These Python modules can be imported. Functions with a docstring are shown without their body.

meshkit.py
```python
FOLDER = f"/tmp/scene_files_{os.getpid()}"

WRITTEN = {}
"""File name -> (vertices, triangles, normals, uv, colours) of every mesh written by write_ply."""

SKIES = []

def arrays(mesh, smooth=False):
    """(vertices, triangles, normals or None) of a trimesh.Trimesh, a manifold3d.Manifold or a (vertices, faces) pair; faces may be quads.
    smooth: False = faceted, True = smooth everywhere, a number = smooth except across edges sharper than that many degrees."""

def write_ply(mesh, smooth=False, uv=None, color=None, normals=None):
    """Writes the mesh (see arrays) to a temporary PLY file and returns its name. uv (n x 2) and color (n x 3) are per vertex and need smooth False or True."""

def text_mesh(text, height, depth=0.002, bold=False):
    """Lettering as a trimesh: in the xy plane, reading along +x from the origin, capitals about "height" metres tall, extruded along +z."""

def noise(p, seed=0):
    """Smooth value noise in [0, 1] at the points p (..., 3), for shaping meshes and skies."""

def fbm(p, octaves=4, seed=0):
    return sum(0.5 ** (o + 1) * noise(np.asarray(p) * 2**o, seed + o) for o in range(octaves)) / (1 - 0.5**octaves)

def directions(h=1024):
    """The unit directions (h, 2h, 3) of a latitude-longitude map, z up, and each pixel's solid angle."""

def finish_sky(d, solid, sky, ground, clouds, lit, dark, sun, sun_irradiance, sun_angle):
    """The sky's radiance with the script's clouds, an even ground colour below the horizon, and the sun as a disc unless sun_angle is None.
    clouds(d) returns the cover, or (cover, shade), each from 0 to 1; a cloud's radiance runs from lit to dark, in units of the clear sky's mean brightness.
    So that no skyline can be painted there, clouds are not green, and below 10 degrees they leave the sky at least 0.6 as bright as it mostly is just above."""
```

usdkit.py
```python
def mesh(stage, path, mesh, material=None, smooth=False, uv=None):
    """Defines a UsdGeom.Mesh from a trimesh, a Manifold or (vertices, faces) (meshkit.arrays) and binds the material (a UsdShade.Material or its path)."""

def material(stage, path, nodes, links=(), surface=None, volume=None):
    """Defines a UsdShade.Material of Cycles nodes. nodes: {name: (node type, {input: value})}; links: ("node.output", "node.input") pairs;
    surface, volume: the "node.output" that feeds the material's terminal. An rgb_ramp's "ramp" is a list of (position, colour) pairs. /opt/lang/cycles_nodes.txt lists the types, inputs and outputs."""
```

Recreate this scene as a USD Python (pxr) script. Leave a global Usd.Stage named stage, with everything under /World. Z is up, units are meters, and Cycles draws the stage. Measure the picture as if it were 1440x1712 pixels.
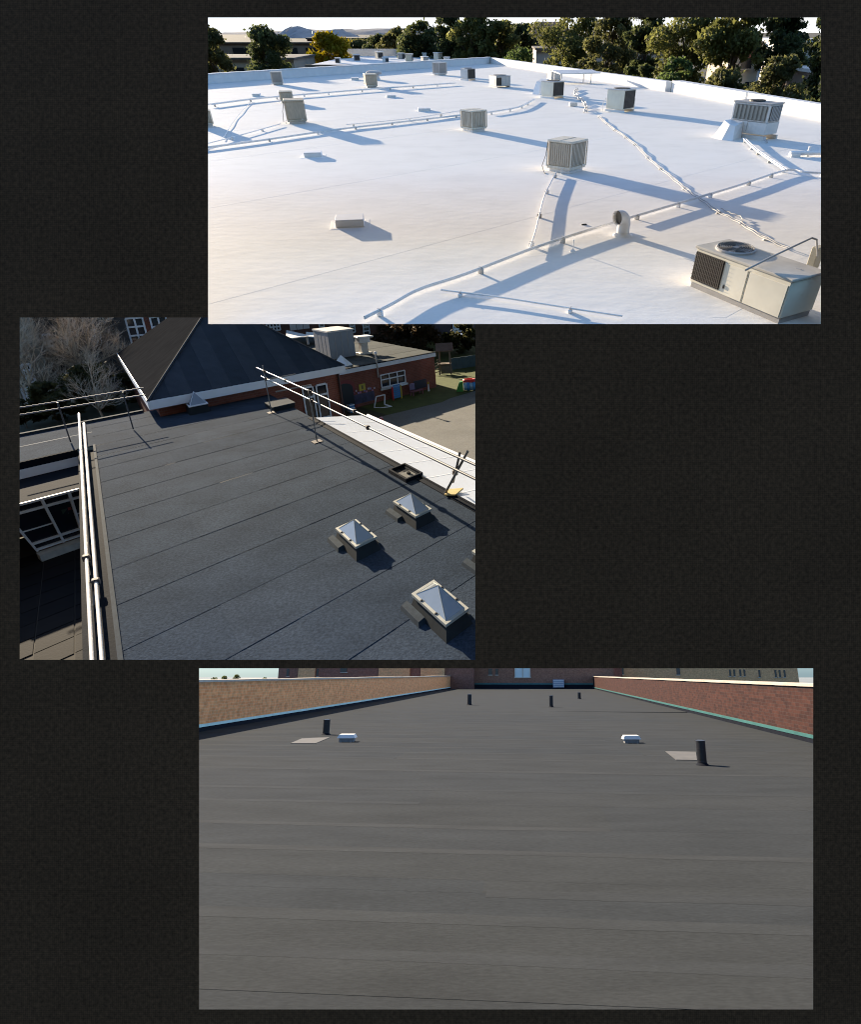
import math, random
import numpy as np
import trimesh, usdkit
from shapely.geometry import Polygon, box as sbox
from pxr import Usd, UsdGeom, UsdLux, UsdShade, Gf, Sdf, Vt

stage = Usd.Stage.CreateInMemory()
UsdGeom.SetStageUpAxis(stage, 'Z')
UsdGeom.Xform.Define(stage, '/World')
R = random.Random(7)
NR = np.random.default_rng(7)

# ------------------------------------------------------------------ camera, sky, sun, exposure
F, CX, CY, W, H = 950., 830., 856., 1440., 1712.      # focal length and principal point, in units of 1/1440 of the picture's width
PHI = math.atan2(1127 - CY, F)                          # the camera looks up by this angle
CAMZ = 20.0
EXPOSURE = 1.40
SUN_I, SUN_C, SKY = 1.2, (1.0, .83, .61), .065

cam = UsdGeom.Camera.Define(stage, '/World/camera')
cam.CreateHorizontalApertureAttr(36.0)
cam.CreateVerticalApertureAttr(36.0 * H / W)
cam.CreateFocalLengthAttr(36.0 * F / W)
cam.CreateHorizontalApertureOffsetAttr(36.0 * (W / 2 - CX) / W)
cam.CreateVerticalApertureOffsetAttr(0.0)
cam.CreateClippingRangeAttr(Gf.Vec2f(.05, 100000))
cam.CreateExposureAttr(EXPOSURE)
cam.AddTranslateOp().Set(Gf.Vec3d(0, 0, CAMZ))
cam.AddRotateXOp().Set(90 + math.degrees(PHI))


def ray(px, py):
    x, u, w = (px - CX) / F, (CY - py) / F, 1.
    c, s = math.cos(PHI), math.sin(PHI)
    return np.array([x, w * c - u * s, w * s + u * c])


SUN = ray(-250, -250)
SUN = SUN / np.linalg.norm(SUN)
EL, ROT = math.asin(SUN[2]), math.atan2(SUN[0], SUN[1])
dome = UsdLux.DomeLight.Define(stage, '/World/sky')
dome.GetPrim().SetCustomDataByKey('kind', 'structure')
UsdGeom.Scope.Define(stage, '/World/Looks')
_b = ray(900, -60)
_b = _b / np.linalg.norm(_b)
skym = usdkit.material(stage, '/World/Looks/sky_light', {
    'sky': ('sky_texture', {'sky_type': 'single_scattering', 'sun_disc': False, 'sun_elevation': EL, 'sun_rotation': ROT, 'aerosol_density': 1.0, 'ozone_density': 3.0, 'altitude': 60.}),
    'tint': ('mix', {'mix_type': 'multiply', 'fac': 1., 'color2': (.68, .93, 1.18)}),
    'tc': ('texture_coordinate', {}),
    'cl': ('noise_texture', {'scale': 2.6, 'detail': 5., 'roughness': .6}),
    'dt': ('vector_math', {'math_type': 'dot_product', 'vector2': tuple(_b)}),
    'mr': ('map_range', {'range_type': 'smoothstep', 'from_min': .80, 'from_max': .95, 'to_min': 0., 'to_max': .9, 'clamp': True}),
    'nz': ('map_range', {'range_type': 'smoothstep', 'from_min': .2, 'from_max': .55, 'to_min': .75, 'to_max': 1., 'clamp': True}),
    'mm': ('math', {'math_type': 'multiply'}),
    'mx': ('mix', {'color2': (8.6, 8.7, 8.6)}),
    'bg': ('background_shader', {'strength': SKY})},
    [('tc.generated', 'cl.vector'), ('tc.generated', 'dt.vector1'), ('dt.value', 'mr.value'), ('cl.fac', 'nz.value'), ('mr.result', 'mm.value1'), ('nz.result', 'mm.value2'),
     ('mm.value', 'mx.fac'), ('sky.color', 'tint.color1'), ('tint.color', 'mx.color1'), ('mx.color', 'bg.color')],
    surface='bg.background')
UsdShade.MaterialBindingAPI.Apply(dome.GetPrim()).Bind(skym)
sun = UsdLux.DistantLight.Define(stage, '/World/sun')
sun.CreateIntensityAttr(SUN_I)
sun.CreateColorAttr(Gf.Vec3f(*SUN_C))
sun.CreateAngleAttr(.5)
sun.CreateNormalizeAttr(True)
_z = Gf.Rotation(Gf.Vec3d(0, 0, 1), Gf.Vec3d(*map(float, SUN)))
sun.AddTransformOp().Set(Gf.Matrix4d().SetRotate(_z))


# ------------------------------------------------------------------ three roofs, each with its own level ground
class Frame:
    """A level place: X to the right, Y away from the viewer, Z up; its floor lies h metres below the viewer and its horizon runs through two picture points."""
    def __init__(s, h1, h2, h):
        a, b = ray(*h1), ray(*h2)
        n = np.cross(a, b)
        n = n / np.linalg.norm(n) * (1 if n[2] > 0 else -1)
        y = np.array([0, 1., 0]) - n * n[1]
        s.Z, s.Y = n, y / np.linalg.norm(y)
        s.X = np.cross(s.Y, s.Z)
        s.R = np.stack([s.X, s.Y, s.Z], 1)
        s.h = h
        s.O = np.array([0, 0, CAMZ]) - h * n

    def g(s, px, py, h=0.):
        d = s.R.T @ ray(px, py)
        t = (h - s.h) / d[2]
        return np.array([d[0] * t, d[1] * t, h])

    def px(s, p):
        d = s.R @ (np.asarray(p, float) - [0, 0, s.h])
        c, q = math.cos(PHI), math.sin(PHI)
        w = d[1] * c + d[2] * q
        u = -d[1] * q + d[2] * c
        return np.array([CX + F * d[0] / w, CY - F * u / w, w])

    def up(s, p, ytop):
        """The height at which a vertical standing at p reaches picture row ytop."""
        p = np.array([p[0], p[1], 0.])
        lo, hi = -s.h * 4, s.h * 40
        for _ in range(60):
            m = (lo + hi) / 2
            q = s.px(p + [0, 0, m])
            lo, hi = (m, hi) if (q[1] > ytop and q[2] > 0) else (lo, m)
        return lo

    def at(s, px, y, h=0.):
        """The point at distance y and height h that lies at picture column px."""
        x = 0.
        for _ in range(4):
            q = s.px([x, y, h])
            x += (px - q[0]) * q[2] / F
        return np.array([x, y, h])

    def mpp(s, p):
        return s.px(p)[2] / F

    def matrix(s, loc, rz=0.):
        m = np.eye(4)
        c, q = math.cos(rz), math.sin(rz)
        m[:3, :3] = s.R @ np.array([[c, -q, 0], [q, c, 0], [0, 0, 1]])
        m[:3, 3] = s.O + s.R @ np.asarray(loc, float)
        return Gf.Matrix4d(*m.T.ravel().tolist())


WALL_D = 9.6                                  # the dark wall stands this far in front of the viewer
A1 = Frame((0, 40), (1000, 40), 4.02)          # white roof
A2 = Frame((125, 480), (1600, 425), 6.16)      # dark felt roof with roof lights
A3 = Frame((0, 1127), (1000, 1127), CAMZ)      # felt roof between brick parapets

# ------------------------------------------------------------------ materials
LOOK = {}


def mat(name, col, rough=.75, var=.12, scale=4., detail=4., bump=0., bscale=None, metal=0., spec=.4, speck=0., stretch=None, second=None, coat=0.):
    if name in LOOK:
        return LOOK[name]
    col = np.array(col, float)
    sec = np.array(second, float) if second is not None else col * (1 + var)
    n = {'tc': ('texture_coordinate', {}), 'mp': ('mapping', {'scale': stretch or (1, 1, 1)}),
         'n1': ('noise_texture', {'scale': scale, 'detail': detail, 'roughness': .62}),
         'rp': ('rgb_ramp', {'ramp': [(.28, tuple(col * (1 - var))), (.5, tuple(col)), (.74, tuple(sec))]}),
         'p': ('principled_bsdf', {'roughness': rough, 'metallic': metal, 'specular_ior_level': spec, 'coat_weight': coat})}
    l = [('tc.object', 'mp.vector'), ('mp.vector', 'n1.vector'), ('n1.fac', 'rp.fac')]
    src = 'rp.color'
    if speck:
        n['n3'] = ('noise_texture', {'scale': scale * 23, 'detail': 2., 'roughness': .7})
        n['r3'] = ('rgb_ramp', {'ramp': [(.3, (1 - speck,) * 3), (.7, (1 + speck,) * 3)]})
        n['m3'] = ('mix', {'mix_type': 'multiply', 'fac': 1.})
        l += [('mp.vector', 'n3.vector'), ('n3.fac', 'r3.fac'), (src, 'm3.color1'), ('r3.color', 'm3.color2')]
        src = 'm3.color'
    l.append((src, 'p.base_color'))
    if bump:
        n['n2'] = ('noise_texture', {'scale': bscale or scale * 8, 'detail': 4.})
        n['b'] = ('bump', {'strength': min(1., bump), 'distance': .03})
        l += [('mp.vector', 'n2.vector'), ('n2.fac', 'b.height'), ('b.normal', 'p.normal')]
    LOOK[name] = usdkit.material(stage, '/World/Looks/' + name, n, l, surface='p.BSDF')
    return LOOK[name]


def leafmat(name, a, b, c, trans=.25):
    if name in LOOK:
        return LOOK[name]
    LOOK[name] = usdkit.material(stage, '/World/Looks/' + name, {
        'g': ('geometry', {}), 'tc': ('texture_coordinate', {}), 'n1': ('noise_texture', {'scale': .45, 'detail': 3.}),
        'ad': ('math', {'math_type': 'multiply_add', 'value2': .55, 'value3': -.0}), 'sm': ('math', {'math_type': 'multiply_add', 'value2': .5}),
        'rp': ('rgb_ramp', {'ramp': [(.22, a), (.5, b), (.8, c)]}),
        'd': ('principled_bsdf', {'roughness': .6, 'specular_ior_level': .25}), 'hv': ('hsv', {'hue': .485, 'saturation': 1.05, 'value': 1.7}), 't': ('translucent_bsdf', {}), 'm': ('mix_closure', {'fac': trans})},
        [('tc.object', 'n1.vector'), ('g.random_per_island', 'ad.value1'), ('n1.fac', 'sm.value1'), ('ad.value', 'sm.value3'), ('sm.value', 'rp.fac'),
         ('rp.color', 'd.base_color'), ('rp.color', 'hv.color'), ('hv.color', 't.color'), ('d.BSDF', 'm.closure1'), ('t.BSDF', 'm.closure2')], surface='m.closure')
    return LOOK[name]


def glassmat(name, tint=(.9, .95, .97), rough=.03, clear=.85):
    if name in LOOK:
        return LOOK[name]
    LOOK[name] = usdkit.material(stage, '/World/Looks/' + name, {
        'f': ('fresnel', {'IOR': 1.5}), 't': ('transparent_bsdf', {'color': tint}), 'g': ('glossy_bsdf', {'roughness': rough, 'color': (.9, .9, .9)}),
        'm': ('mix_closure', {})}, [('f.fac', 'm.fac'), ('t.BSDF', 'm.closure1'), ('g.BSDF', 'm.closure2')], surface='m.closure')
    return LOOK[name]


def brickmat(name, c1, c2, mortar, scale=4.4):
    """Brick courses for walls too far off to show single bricks."""
    if name in LOOK:
        return LOOK[name]
    LOOK[name] = usdkit.material(stage, '/World/Looks/' + name, {
        'tc': ('texture_coordinate', {}), 'sx': ('separate_xyz', {}), 'ad': ('math', {'math_type': 'add'}), 'cx': ('combine_xyz', {}),
        'b': ('brick_texture', {'color1': c1, 'color2': c2, 'mortar': mortar, 'scale': scale, 'mortar_size': .014, 'brick_width': .95, 'row_height': .33}),
        'n': ('noise_texture', {'scale': .5, 'detail': 4.}), 'r': ('rgb_ramp', {'ramp': [(.3, (.75, .75, .75)), (.7, (1.15, 1.12, 1.1))]}),
        'x': ('mix', {'mix_type': 'multiply', 'fac': 1.}), 'p': ('principled_bsdf', {'roughness': .85, 'specular_ior_level': .2})},
        [('tc.object', 'sx.vector'), ('sx.x', 'ad.value1'), ('sx.y', 'ad.value2'), ('ad.value', 'cx.x'), ('sx.z', 'cx.y'), ('cx.vector', 'b.vector'),
         ('tc.object', 'n.vector'), ('n.fac', 'r.fac'), ('b.color', 'x.color1'), ('r.color', 'x.color2'), ('x.color', 'p.base_color')], surface='p.BSDF')
    return LOOK[name]


# ------------------------------------------------------------------ meshes
class MB:
    def __init__(s):
        s.v, s.f, s.n = [], [], 0

    def add(s, v, f):
        v, f = np.asarray(v, float), np.asarray(f, int)
        if f.shape[1] == 4:
            f = np.vstack([f[:, [0, 1, 2]], f[:, [0, 2, 3]]])
        s.v.append(v); s.f.append(f + s.n); s.n += len(v)
        return s

    def mesh(s):
        return np.vstack(s.v), np.vstack(s.f)

    def prism(s, bottom, top):
        k = len(bottom)
        v = np.vstack([bottom, top])
        f = [[i, (i + 1) % k, k + (i + 1) % k] for i in range(k)] + [[i, k + (i + 1) % k, k + i] for i in range(k)]
        f += [[0, i + 1, i] for i in range(1, k - 1)] + [[k, k + i, k + i + 1] for i in range(1, k - 1)]
        return s.add(v, f)

    def box(s, c, size, rz=0., bevel=0.):
        x, y, z = np.array(size, float) / 2
        c = np.asarray(c, float)
        if bevel:
            b = min(bevel, x * .9, y * .9, z * .9)
            rings = [(x - b, y - b, -z), (x, y, -z + b), (x, y, z - b), (x - b, y - b, z)]
            pts = []
            for (a, d, e) in rings:
                q = b * .7
                pts += [(-a, -d + q, e), (-a + q, -d, e), (a - q, -d, e), (a, -d + q, e), (a, d - q, e), (a - q, d, e), (-a + q, d, e), (-a, d - q, e)]
            pts = np.array(pts)
            f = []
            for r in range(3):
                for i in range(8):
                    a0, a1 = r * 8 + i, r * 8 + (i + 1) % 8
                    f += [[a0, a1, a1 + 8], [a0, a1 + 8, a0 + 8]]
            f += [[0, i + 1, i] for i in range(1, 7)] + [[24, 24 + i, 25 + i] for i in range(1, 7)]
        else:
            pts = np.array([(-x, -y, -z), (x, -y, -z), (x, y, -z), (-x, y, -z), (-x, -y, z), (x, -y, z), (x, y, z), (-x, y, z)])
            f = [[0, 2, 1], [0, 3, 2], [4, 5, 6], [4, 6, 7], [0, 1, 5], [0, 5, 4], [1, 2, 6], [1, 6, 5], [2, 3, 7], [2, 7, 6], [3, 0, 4], [3, 4, 7]]
        if rz:
            q, w = math.cos(rz), math.sin(rz)
            pts = pts @ np.array([[q, w, 0], [-w, q, 0], [0, 0, 1]])
        return s.add(pts + c, f)

    def tube(s, pts, r, sides=7, caps=True):
        p = np.asarray(pts, float)
        rr = np.broadcast_to(r, (len(p),))
        t = np.gradient(p, axis=0) if len(p) > 2 else np.repeat((p[1] - p[0])[None], 2, 0)
        t = t / (np.linalg.norm(t, axis=1, keepdims=True) + 1e-12)
        ref = np.eye(3)[[2, 0, 1]][int(np.argmin(np.abs(t).max(0)[[2, 0, 1]] - [.25, .1, 0]))]
        a = np.cross(t, ref); a /= np.linalg.norm(a, axis=1, keepdims=True) + 1e-12
        b = np.cross(t, a)
        g = np.arange(sides) * 2 * np.pi / sides
        v = (p[:, None] + rr[:, None, None] * (np.cos(g)[None, :, None] * a[:, None] + np.sin(g)[None, :, None] * b[:, None])).reshape(-1, 3)
        i, j = np.meshgrid(np.arange(len(p) - 1), np.arange(sides), indexing='ij')
        q = np.stack([i * sides + j, (i + 1) * sides + j, (i + 1) * sides + (j + 1) % sides, i * sides + (j + 1) % sides], -1).reshape(-1, 4)
        s.add(v, q)
        if caps:
            k = (len(p) - 1) * sides
            s.f.append(np.array([[0, j, j + 1] for j in range(1, sides - 1)] + [[k, k + j + 1, k + j] for j in range(1, sides - 1)]) + s.n - len(v))
        return s

    def lathe(s, prof, c=(0, 0, 0), sides=16):
        g = np.arange(sides) * 2 * np.pi / sides
        v = np.vstack([np.stack([r * np.cos(g), r * np.sin(g), np.full(sides, z)], 1) for r, z in prof]) + np.asarray(c, float)
        f = []
        for k in range(len(prof) - 1):
            for j in range(sides):
                f.append([k * sides + j, k * sides + (j + 1) % sides, (k + 1) * sides + (j + 1) % sides, (k + 1) * sides + j])
        return s.add(v, f)

    def sheet(s, poly, z=0.):
        """A flat polygon (shapely) at height z."""
        v, f = trimesh.creation.triangulate_polygon(poly, engine='earcut')
        v3 = np.column_stack([v, np.full(len(v), z)])
        f = np.asarray(f)
        n = np.cross(v3[f[:, 1]] - v3[f[:, 0]], v3[f[:, 2]] - v3[f[:, 0]])[:, 2]
        f[n < 0] = f[n < 0][:, ::-1]
        return s.add(v3, f)

    def slab(s, poly, z0, z1):
        m = trimesh.creation.extrude_polygon(poly, z1 - z0, engine='earcut')
        return s.add(m.vertices + [0, 0, z0], m.faces)


# ------------------------------------------------------------------ objects
USED = {}


def free(parent, name):
    k = (str(parent), name)
    USED[k] = USED.get(k, -1) + 1
    return f'{parent}/{name}' + (f'_{USED[k]:03d}' if USED[k] else '')


def tag(prim, label=None, cat=None, group=None, kind=None):
    for k, v in (('label', label), ('category', cat), ('group', group), ('kind', kind)):
        if v:
            prim.SetCustomDataByKey(k, v)
    return prim


class Thing:
    def __init__(s, name, label, cat, fr, loc=(0, 0, 0), rz=0., group=None, kind=None):
        s.path = free('/World', name)
        s.fr, s.loc, s.rz = fr, np.asarray(loc, float), rz
        x = UsdGeom.Xform.Define(stage, s.path)
        x.AddTransformOp().Set(fr.matrix(loc, rz))
        s.prim = tag(x.GetPrim(), label, cat, group, kind)
        c, q = math.cos(-rz), math.sin(-rz)
        s.inv = np.array([[c, -q, 0], [q, c, 0], [0, 0, 1]])

    def l(s, pts):
        """Points of the frame in the thing's own coordinates."""
        return (np.asarray(pts, float) - s.loc) @ s.inv.T

    def part(s, name, mb, material, parent=None, smooth=False, label=None, kind=None):
        path = free(parent or s.path, name)
        m = usdkit.mesh(stage, path, mb.mesh() if isinstance(mb, MB) else mb, material, smooth=smooth)
        tag(m.GetPrim(), label, None, None, kind)
        return path


def single(name, label, cat, fr, loc, mb, material, rz=0., group=None, kind=None, smooth=False):
    """A thing that is one mesh."""
    path = free('/World', name)
    m = usdkit.mesh(stage, path, mb.mesh() if isinstance(mb, MB) else mb, material, smooth=smooth)
    m.AddTransformOp().Set(fr.matrix(loc, rz))
    tag(m.GetPrim(), label, cat, group, kind)
    return path


def copy_of(first, fr, loc, rz=0., label=None, group=None):
    path = free('/World', first.path.split('/')[-1])
    x = UsdGeom.Xform.Define(stage, path)
    x.GetPrim().GetReferences().AddInternalReference(first.path)
    x.GetPrim().SetInstanceable(True)
    x.GetTransformOp().Set(fr.matrix(loc, rz)) if x.GetTransformOp() else x.AddTransformOp().Set(fr.matrix(loc, rz))
    tag(x.GetPrim(), label, None, group)
    return path


def foliage(rng, centres, radii, n, size, squash=.8):
    """n leaf tufts spread through clumps (centres, radii): small bent quads."""
    w = np.array(radii) ** 2.2
    idx = rng.choice(len(centres), n, p=w / w.sum())
    d = rng.normal(size=(n, 3)); d /= np.linalg.norm(d, axis=1, keepdims=True)
    rad = rng.uniform(.25, 1, (n, 1)) ** .5
    rad = np.where(rng.random((n, 1)) < .16, rad * rng.uniform(1, 1.6, (n, 1)), rad)
    sq = np.stack([np.random.default_rng(5).uniform(.7, 1.3, len(centres)), np.random.default_rng(6).uniform(.7, 1.3, len(centres)), np.random.default_rng(7).uniform(.55, 1.15, len(centres)) * squash], 1)
    p = np.asarray(centres)[idx] + d * rad * np.asarray(radii)[idx][:, None] * sq[idx]
    u = rng.normal(size=(n, 3)); u /= np.linalg.norm(u, axis=1, keepdims=True)
    w2 = np.cross(u, d + rng.normal(size=(n, 3)) * .8); w2 /= np.linalg.norm(w2, axis=1, keepdims=True) + 1e-9
    sz = size * rng.uniform(.55, 1.35, (n, 1))
    a, b = u * sz, w2 * sz * .55
    v = np.stack([p - a, p + b, p + a, p - b], 1).reshape(-1, 3)
    f = np.arange(n * 4).reshape(-1, 4)
    return MB().add(v, f)


def tree(name, label, fr, base, h, wid, leaf, n, lsize, seed, group=None, trunk_frac=.25, trunk_r=None, loose=1., cat='tree', bark=None, clumps=None):
    rng = np.random.default_rng(seed)
    t = Thing(name, label, cat, fr, base, 0, group)
    wid = wid * 1.16
    tr = trunk_r or h * .022
    crown0 = h * trunk_frac
    k = clumps or int(30 + h * 1.6)
    cs, rs = [], []
    for i in range(k):
        q = rng.uniform(0, 1) ** .85
        z = crown0 + (h - crown0) * q
        prof = math.sin(math.pi * min(1, .16 + .78 * q)) ** .8
        ang, rr = rng.uniform(0, 2 * math.pi), wid / 2 * prof * math.sqrt(rng.uniform(.05, 1)) * rng.uniform(.8, 1.12)
        cr = max(.06 * wid, wid * rng.uniform(.07, .19) * (.55 + .5 * prof))
        cs.append([rr * math.cos(ang) * .85, rr * math.sin(ang) * .85, min(z, h - cr * .7)])
        rs.append(cr * loose)
    m = MB().tube([[0, 0, -.3], [rng.normal() * .02 * h, rng.normal() * .02 * h, crown0], [rng.normal() * .03 * h, 0, h * .75]], [tr, tr * .75, tr * .2], 8)
    for c in cs[:min(k, 14)]:
        z0 = crown0 * .8 + .45 * max(0, c[2] - crown0)
        m.tube([[0, 0, z0], [c[0] * .5, c[1] * .5, (z0 + c[2]) / 2 + .02 * h], c], [tr * .45, tr * .28, tr * .1], 5)
    t.part('trunk', m, bark or mat('bark', (.10, .08, .06), .9, .3, 6, bump=.5), smooth=40)
    t.part('crown', foliage(rng, cs, rs, n, lsize), leaf)
    return t


# ------------------------------------------------------------------ the dark wall with its three openings
def dark_wall():
    c, s = math.cos(PHI), math.sin(PHI)
    Rw = np.stack([[1, 0, 0], [0, c, s], [0, -s, c]], 1)          # columns: right, away, up of the wall

    def hole(x0, y0, x1, y1, d):
        q = WALL_D / F
        return sbox((x0 - CX) * q - d, (CY - y1) * q - d, (x1 - CX) * q + d, (CY - y0) * q + d)
    q = WALL_D / F
    outer = sbox(-4.5 * q * 950, (CY - 2500) * q, 4.5 * q * 950, (CY + 700) * q)
    m, mback = MB(), MB()
    faces = []
    for d, y in ((0, 0.), (.09, .06)):
        o = hole(348, 30, 1373, 542, d).union(hole(33, 531, 795, 1103, d)).union(hole(333, 1117, 1360, 1687, d * .6))
        p = outer.difference(o)
        v, f = trimesh.creation.triangulate_polygon(p, engine='earcut')
        v3 = np.column_stack([v[:, 0], np.full(len(v), y), v[:, 1]])
        n = np.cross(v3[f[:, 1]] - v3[f[:, 0]], v3[f[:, 2]] - v3[f[:, 0]])[:, 1]
        flip = (n > 0) if y == 0 else (n < 0)
        f = np.array(f); f[flip] = f[flip][:, ::-1]
        (m if y == 0 else mback).add(v3, f)
        faces.append(p)
    for a, b in zip(faces[0].interiors, faces[1].interiors):
        a, b = np.array(a.coords)[:-1], np.array(b.coords)[:-1]
        if len(a) != len(b):
            continue
        k = [int(np.argmin(np.linalg.norm(b - x, axis=1))) for x in a]
        v = np.vstack([np.column_stack([a[:, 0], np.zeros(len(a)), a[:, 1]]), np.column_stack([b[k][:, 0], np.full(len(a), .06), b[k][:, 1]])])
        L = len(a)
        m.add(v, [[i, (i + 1) % L, L + (i + 1) % L, L + i] for i in range(L)])
    look = usdkit.material(stage, '/World/Looks/dark_weave', {
        'tc': ('texture_coordinate', {}), 'wx': ('wave_texture', {'wave_type': 'bands', 'bands_direction': 'x', 'scale': 9., 'distortion': 1.5, 'detail': 2.}),
        'wz': ('wave_texture', {'wave_type': 'bands', 'bands_direction': 'z', 'scale': 9., 'distortion': 1.5, 'detail': 2.}),
        'mw': ('mix', {'fac': .5}), 'n': ('noise_texture', {'scale': 14., 'detail': 5., 'roughness': .7}), 'n2': ('noise_texture', {'scale': .35, 'detail': 3.}),
        'rn': ('rgb_ramp', {'ramp': [(.3, (.55, .55, .56)), (.5, (1, 1, .97)), (.7, (1.5, 1.46, 1.4))]}), 'rw': ('rgb_ramp', {'ramp': [(.25, (.059, .030, .0154)), (.75, (.080, .040, .0205))]}),
        'r2': ('rgb_ramp', {'ramp': [(.35, (.9, .9, .9)), (.65, (1.08, 1.08, 1.08))]}), 'x': ('mix', {'mix_type': 'multiply', 'fac': 1.}), 'x2': ('mix', {'mix_type': 'multiply', 'fac': 1.}),
        'p': ('principled_bsdf', {'roughness': .95, 'specular_ior_level': .05})},
        [('tc.object', 'wx.vector'), ('tc.object', 'wz.vector'), ('wx.color', 'mw.color1'), ('wz.color', 'mw.color2'), ('mw.color', 'rw.fac'), ('tc.object', 'n.vector'), ('n.fac', 'rn.fac'),
         ('rw.color', 'x.color1'), ('rn.color', 'x.color2'), ('tc.object', 'n2.vector'), ('n2.fac', 'r2.fac'), ('x.color', 'x2.color1'), ('r2.color', 'x2.color2'), ('x2.color', 'p.base_color')], surface='p.BSDF')
    path = free('/World', 'dark_wall')
    x = UsdGeom.Xform.Define(stage, path)
    mm = np.eye(4); mm[:3, :3] = Rw; mm[:3, 3] = np.array([0, 0, CAMZ]) + Rw[:, 1] * WALL_D
    x.AddTransformOp().Set(Gf.Matrix4d(*mm.T.ravel().tolist()))
    usdkit.mesh(stage, path + '/front_face', m.mesh(), look)
    usdkit.mesh(stage, path + '/back_face', mback.mesh(), mat('grey_plaster', (.06, .068, .08), .9, .06, .5))
    tag(x.GetPrim(), 'dark charcoal woven-textured wall with rectangular openings onto the three roofs', 'wall', None, 'structure')


dark_wall()


# ================================================================== the white roof
WHITE = mat('roof_coating', (.85, .82, .765), .85, .07, .55, 7, bump=.2, bscale=2.4, spec=.12, second=(.88, .85, .80), stretch=(1, 1.6, 1), speck=.022)
WTRIM = mat('white_trim', (.80, .795, .79), .75, .05, 2., spec=.2)
BEIGE = mat('beige_metal', (.66, .60, .49), .6, .2, 2.2, 6, spec=.3, stretch=(4, 4, .7))
BEIGE2 = mat('weathered_beige_metal', (.50, .44, .35), .7, .18, 3., spec=.3, stretch=(4, 4, 1))
CREAM = mat('cream_metal', (.78, .72, .58), .55, .09, 1.6, spec=.35)
GREYM = mat('grey_metal', (.38, .36, .34), .55, .1, 4., spec=.4)
LGREY = mat('light_grey_metal', (.62, .60, .57), .55, .08, 4., spec=.4)
DARKG = mat('dark_grille', (.045, .042, .04), .6, .2, 6.)
COIL = mat('coil_fins', (.09, .075, .06), .6, .25, 9.)
STEEL = mat('galvanised_pipe', (.48, .47, .46), .42, .12, 8., metal=.5)
PIPEW = mat('whitened_pipe', (.80, .79, .77), .6, .1, 5.)
BLOCKM = mat('support_timber', (.55, .52, .47), .8, .2, 6.)
BLACK = mat('black_rubber', (.02, .02, .02), .7, .2, 5.)


def P1(px, py, h=0.):
    return A1.g(px, py, h)


y0 = P1(860, 542)[1]
roof_c = P1(820, 107)
roof_l = P1(262, 146.5)
roof_poly = [P1(348, 542.3)[:2], P1(348, 524)[:2], P1(250, 505)[:2], P1(262, 300)[:2], roof_l[:2], roof_c[:2], P1(1112, 153.5)[:2], P1(1150, 158)[:2], P1(1245, 177.5)[:2], P1(1290, 186)[:2], P1(1420, 211)[:2], P1(1560, 300)[:2], P1(1420, 542.3)[:2]]
roof_poly[-1][1] = roof_poly[0][1] = y0
wr = Thing('white_roof', 'bright white coated flat roof under the air conditioning units', 'roof', A1, (0, 0, 0), 0, None, 'structure')
wr.part('roof_deck', MB().sheet(Polygon(roof_poly)), WHITE)
under_poly = [[x, y + .07] if y < y0 + .01 else [x, y] for x, y in roof_poly]
u = MB().sheet(Polygon(under_poly), -.03)
u.f[0] = u.f[0][:, ::-1]
wr.part('roof_underside', u, WTRIM)
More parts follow.
